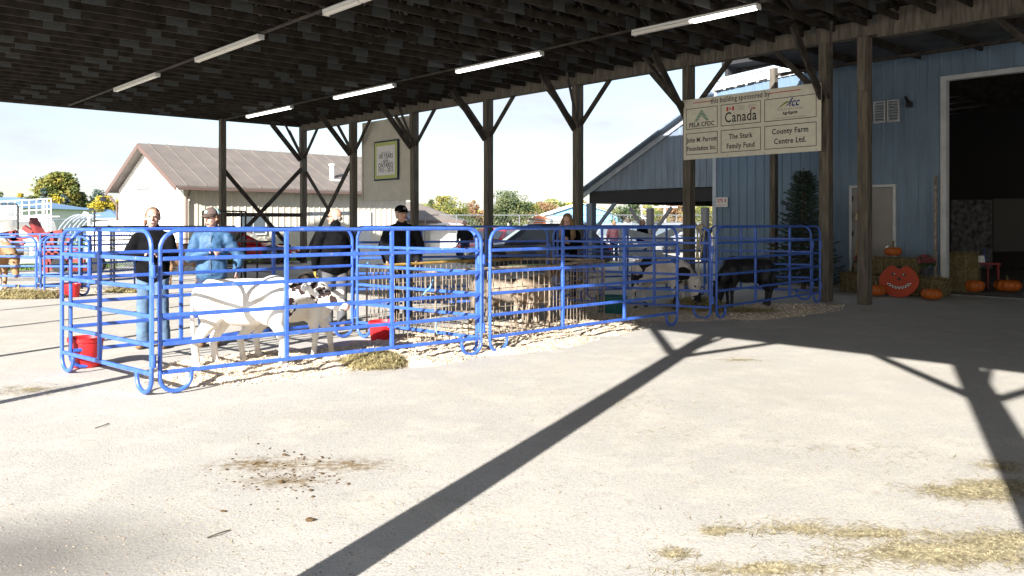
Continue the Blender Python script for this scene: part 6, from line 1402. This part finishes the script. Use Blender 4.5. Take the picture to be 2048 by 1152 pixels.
T = [('green and yellow tree tallest of the clump left of the white gable', 118, 95, 352, 92, 'leaf_mixed', 5000), ('blue green spruce in the clump behind the tank', 88, 92, 378, 52, 'leaf_bluegreen', 3000), ('second blue green spruce right of the first behind the tank', 128, 92, 388, 50, 'leaf_bluegreen', 3000),
    ('tall green tree at the middle of the clump behind the tank', 98, 99, 362, 78, 'leaf_mixed', 4200), ('rounded green tree at the right of the clump behind the tank', 148, 97, 368, 50, 'leaf_green', 2800), ('yellow tree low in front of the green clump', 112, 90, 386, 34, 'leaf_yellow', 1600),
    ('dark tree cut by the left photo edge above the blue roof', -8, 90, 370, 26, 'leaf_green', 1500), ('small yellow tree above the nearer blue roof', 41, 100, 388, 24, 'leaf_yellow', 1500), ('low green tree left of the mixed clump', 62, 96, 396, 34, 'leaf_green', 1800),
    ('bright yellow tree just left of the white gable', 206, 90, 396, 62, 'leaf_yellow', 3200), ('grey green tree behind the bright yellow one', 199, 110, 384, 50, 'leaf_bluegreen', 2600), ('yellow tree touching the edge of the white gable', 238, 92, 402, 30, 'leaf_yellow', 1500),
    ('yellow green tree right of the poster board', 893, 92, 396, 70, 'leaf_mixed', 3600), ('orange autumn tree left of the tall utility pole', 944, 96, 404, 40, 'leaf_orange', 2800), ('broad green tree behind the tall utility pole', 1020, 84, 386, 84, 'leaf_green', 5200), ('low green tree under the orange one', 925, 80, 430, 70, 'leaf_green', 2200), ('small dark tree left of the yellow green one', 862, 96, 402, 18, 'leaf_green', 900),
    ('orange tinged tree behind the blue hall, right of the broad green tree', 1085, 120, 408, 70, 'leaf_orange', 2800), ('yellow green tree between the broad green tree and the blue hall', 1062, 112, 412, 50, 'leaf_mixed', 2400), ('green tree peeping over the blue hall', 1160, 118, 404, 50, 'leaf_mixed', 1800),
    ('loose dark tree seen under the lean-to, left of its middle post', 1258, 62, 400, 62, 'leaf_green', 2600), ('orange and green tree under the lean-to', 1350, 70, 406, 80, 'leaf_orange', 4200), ('yellow green tree under the lean-to right of its middle post', 1320, 66, 425, 46, 'leaf_mixed', 2400), ('green tree under the right side of the lean-to', 1398, 64, 412, 60, 'leaf_mixed', 3000), ('green tree at the blue barn corner under the lean-to', 1440, 70, 408, 44, 'leaf_orange', 1800),
    ('distant green tree right of the small houses', 990, 120, 420, 60, 'leaf_mixed', 1800)]
for i, (lb, x, d, yt, wp_, lf, n) in enumerate(T): tree(lb, x, d, yt, wp_, lf, n=n, seed=i, conic='spruce' in lb, name='spruce_tree' if 'spruce' in lb else 'tree')
tree('hazy line of low trees', 300, 160, 425, 30, 'leaf_green', n=600, seed=77) if False else None
mb = MB(); rn = random.Random(3)
for i in range(16000):
    a = rn.uniform(-1.0, 1.0); d = rn.uniform(165, 185); x = a * d; h = 5.0 + 1.8 * noise.noise(Vector((x * .07, 0, 0))) + 1.0 * noise.noise(Vector((x * .3, 1, 0))); z = h * rn.random() ** .5
    q = Vector((x, d, z)); d1 = Vector((rn.gauss(0, 1), rn.gauss(0, 1), rn.gauss(0, .6))).normalized() * .55; d2 = d1.orthogonal().normalized() * .4; mb.add([q - d1, q - d2, q + d1, q + d2], [(0, 1, 2, 3)])
tag(mb.build('distant_woods', 'leaf_mixed'), 'distant band of mixed autumn woods along the horizon', None, None, 'stuff')
# spruce against the blue wall
st_ = thing('spruce_tree', 'dark green potted looking spruce standing against the blue wall behind the pony pen', 'tree', (wp(1607, 17.3).x, wp(1607, 17.3).y, 0)); ORG[st_.name] = Vector(st_.location); c = Vector(st_.location); Ht = 2.75
MB().tube([c, c + Z * Ht], [.06, .01], 8).build('trunk', 'bark', st_); br = MB(); nd = MB(); rn = random.Random(9)
for i in range(260):
    z = .18 + (Ht - .25) * (i / 260) ** .95; ln = .90 * (1 - (z / Ht)) ** .62 * rn.uniform(.6, 1.15) + .05; a = i * 2.399; d = Vector((math.cos(a), math.sin(a), 0)); p0 = c + Z * z; p1 = p0 + d * ln * .6 - Z * ln * .12; p2 = p0 + d * ln + Z * ln * .02
    br.tube([p0, p1, p2], [.010, .006, .003], 4)
    for k in range(int(34 + 95 * ln)):
        f_ = rn.uniform(.15, 1); q = (p0.lerp(p1, f_ / .6) if f_ < .6 else p1.lerp(p2, (f_ - .6) / .4)); sd = Vector((-d.y, d.x, 0)) * rn.choice((-1, 1)); dd = (sd * .7 + d * .8 + Vector((0, 0, rn.gauss(-.15, .4)))).normalized() * rn.uniform(.05, .12); ww = dd.cross(Vector((rn.gauss(0, 1), rn.gauss(0, 1), rn.gauss(0, 1)))).normalized() * .009
        nd.add([q - ww, q + ww, q + dd], [(0, 1, 2)])
br.build('branches', 'bark', st_); nd.build('needles', 'spruce', st_)
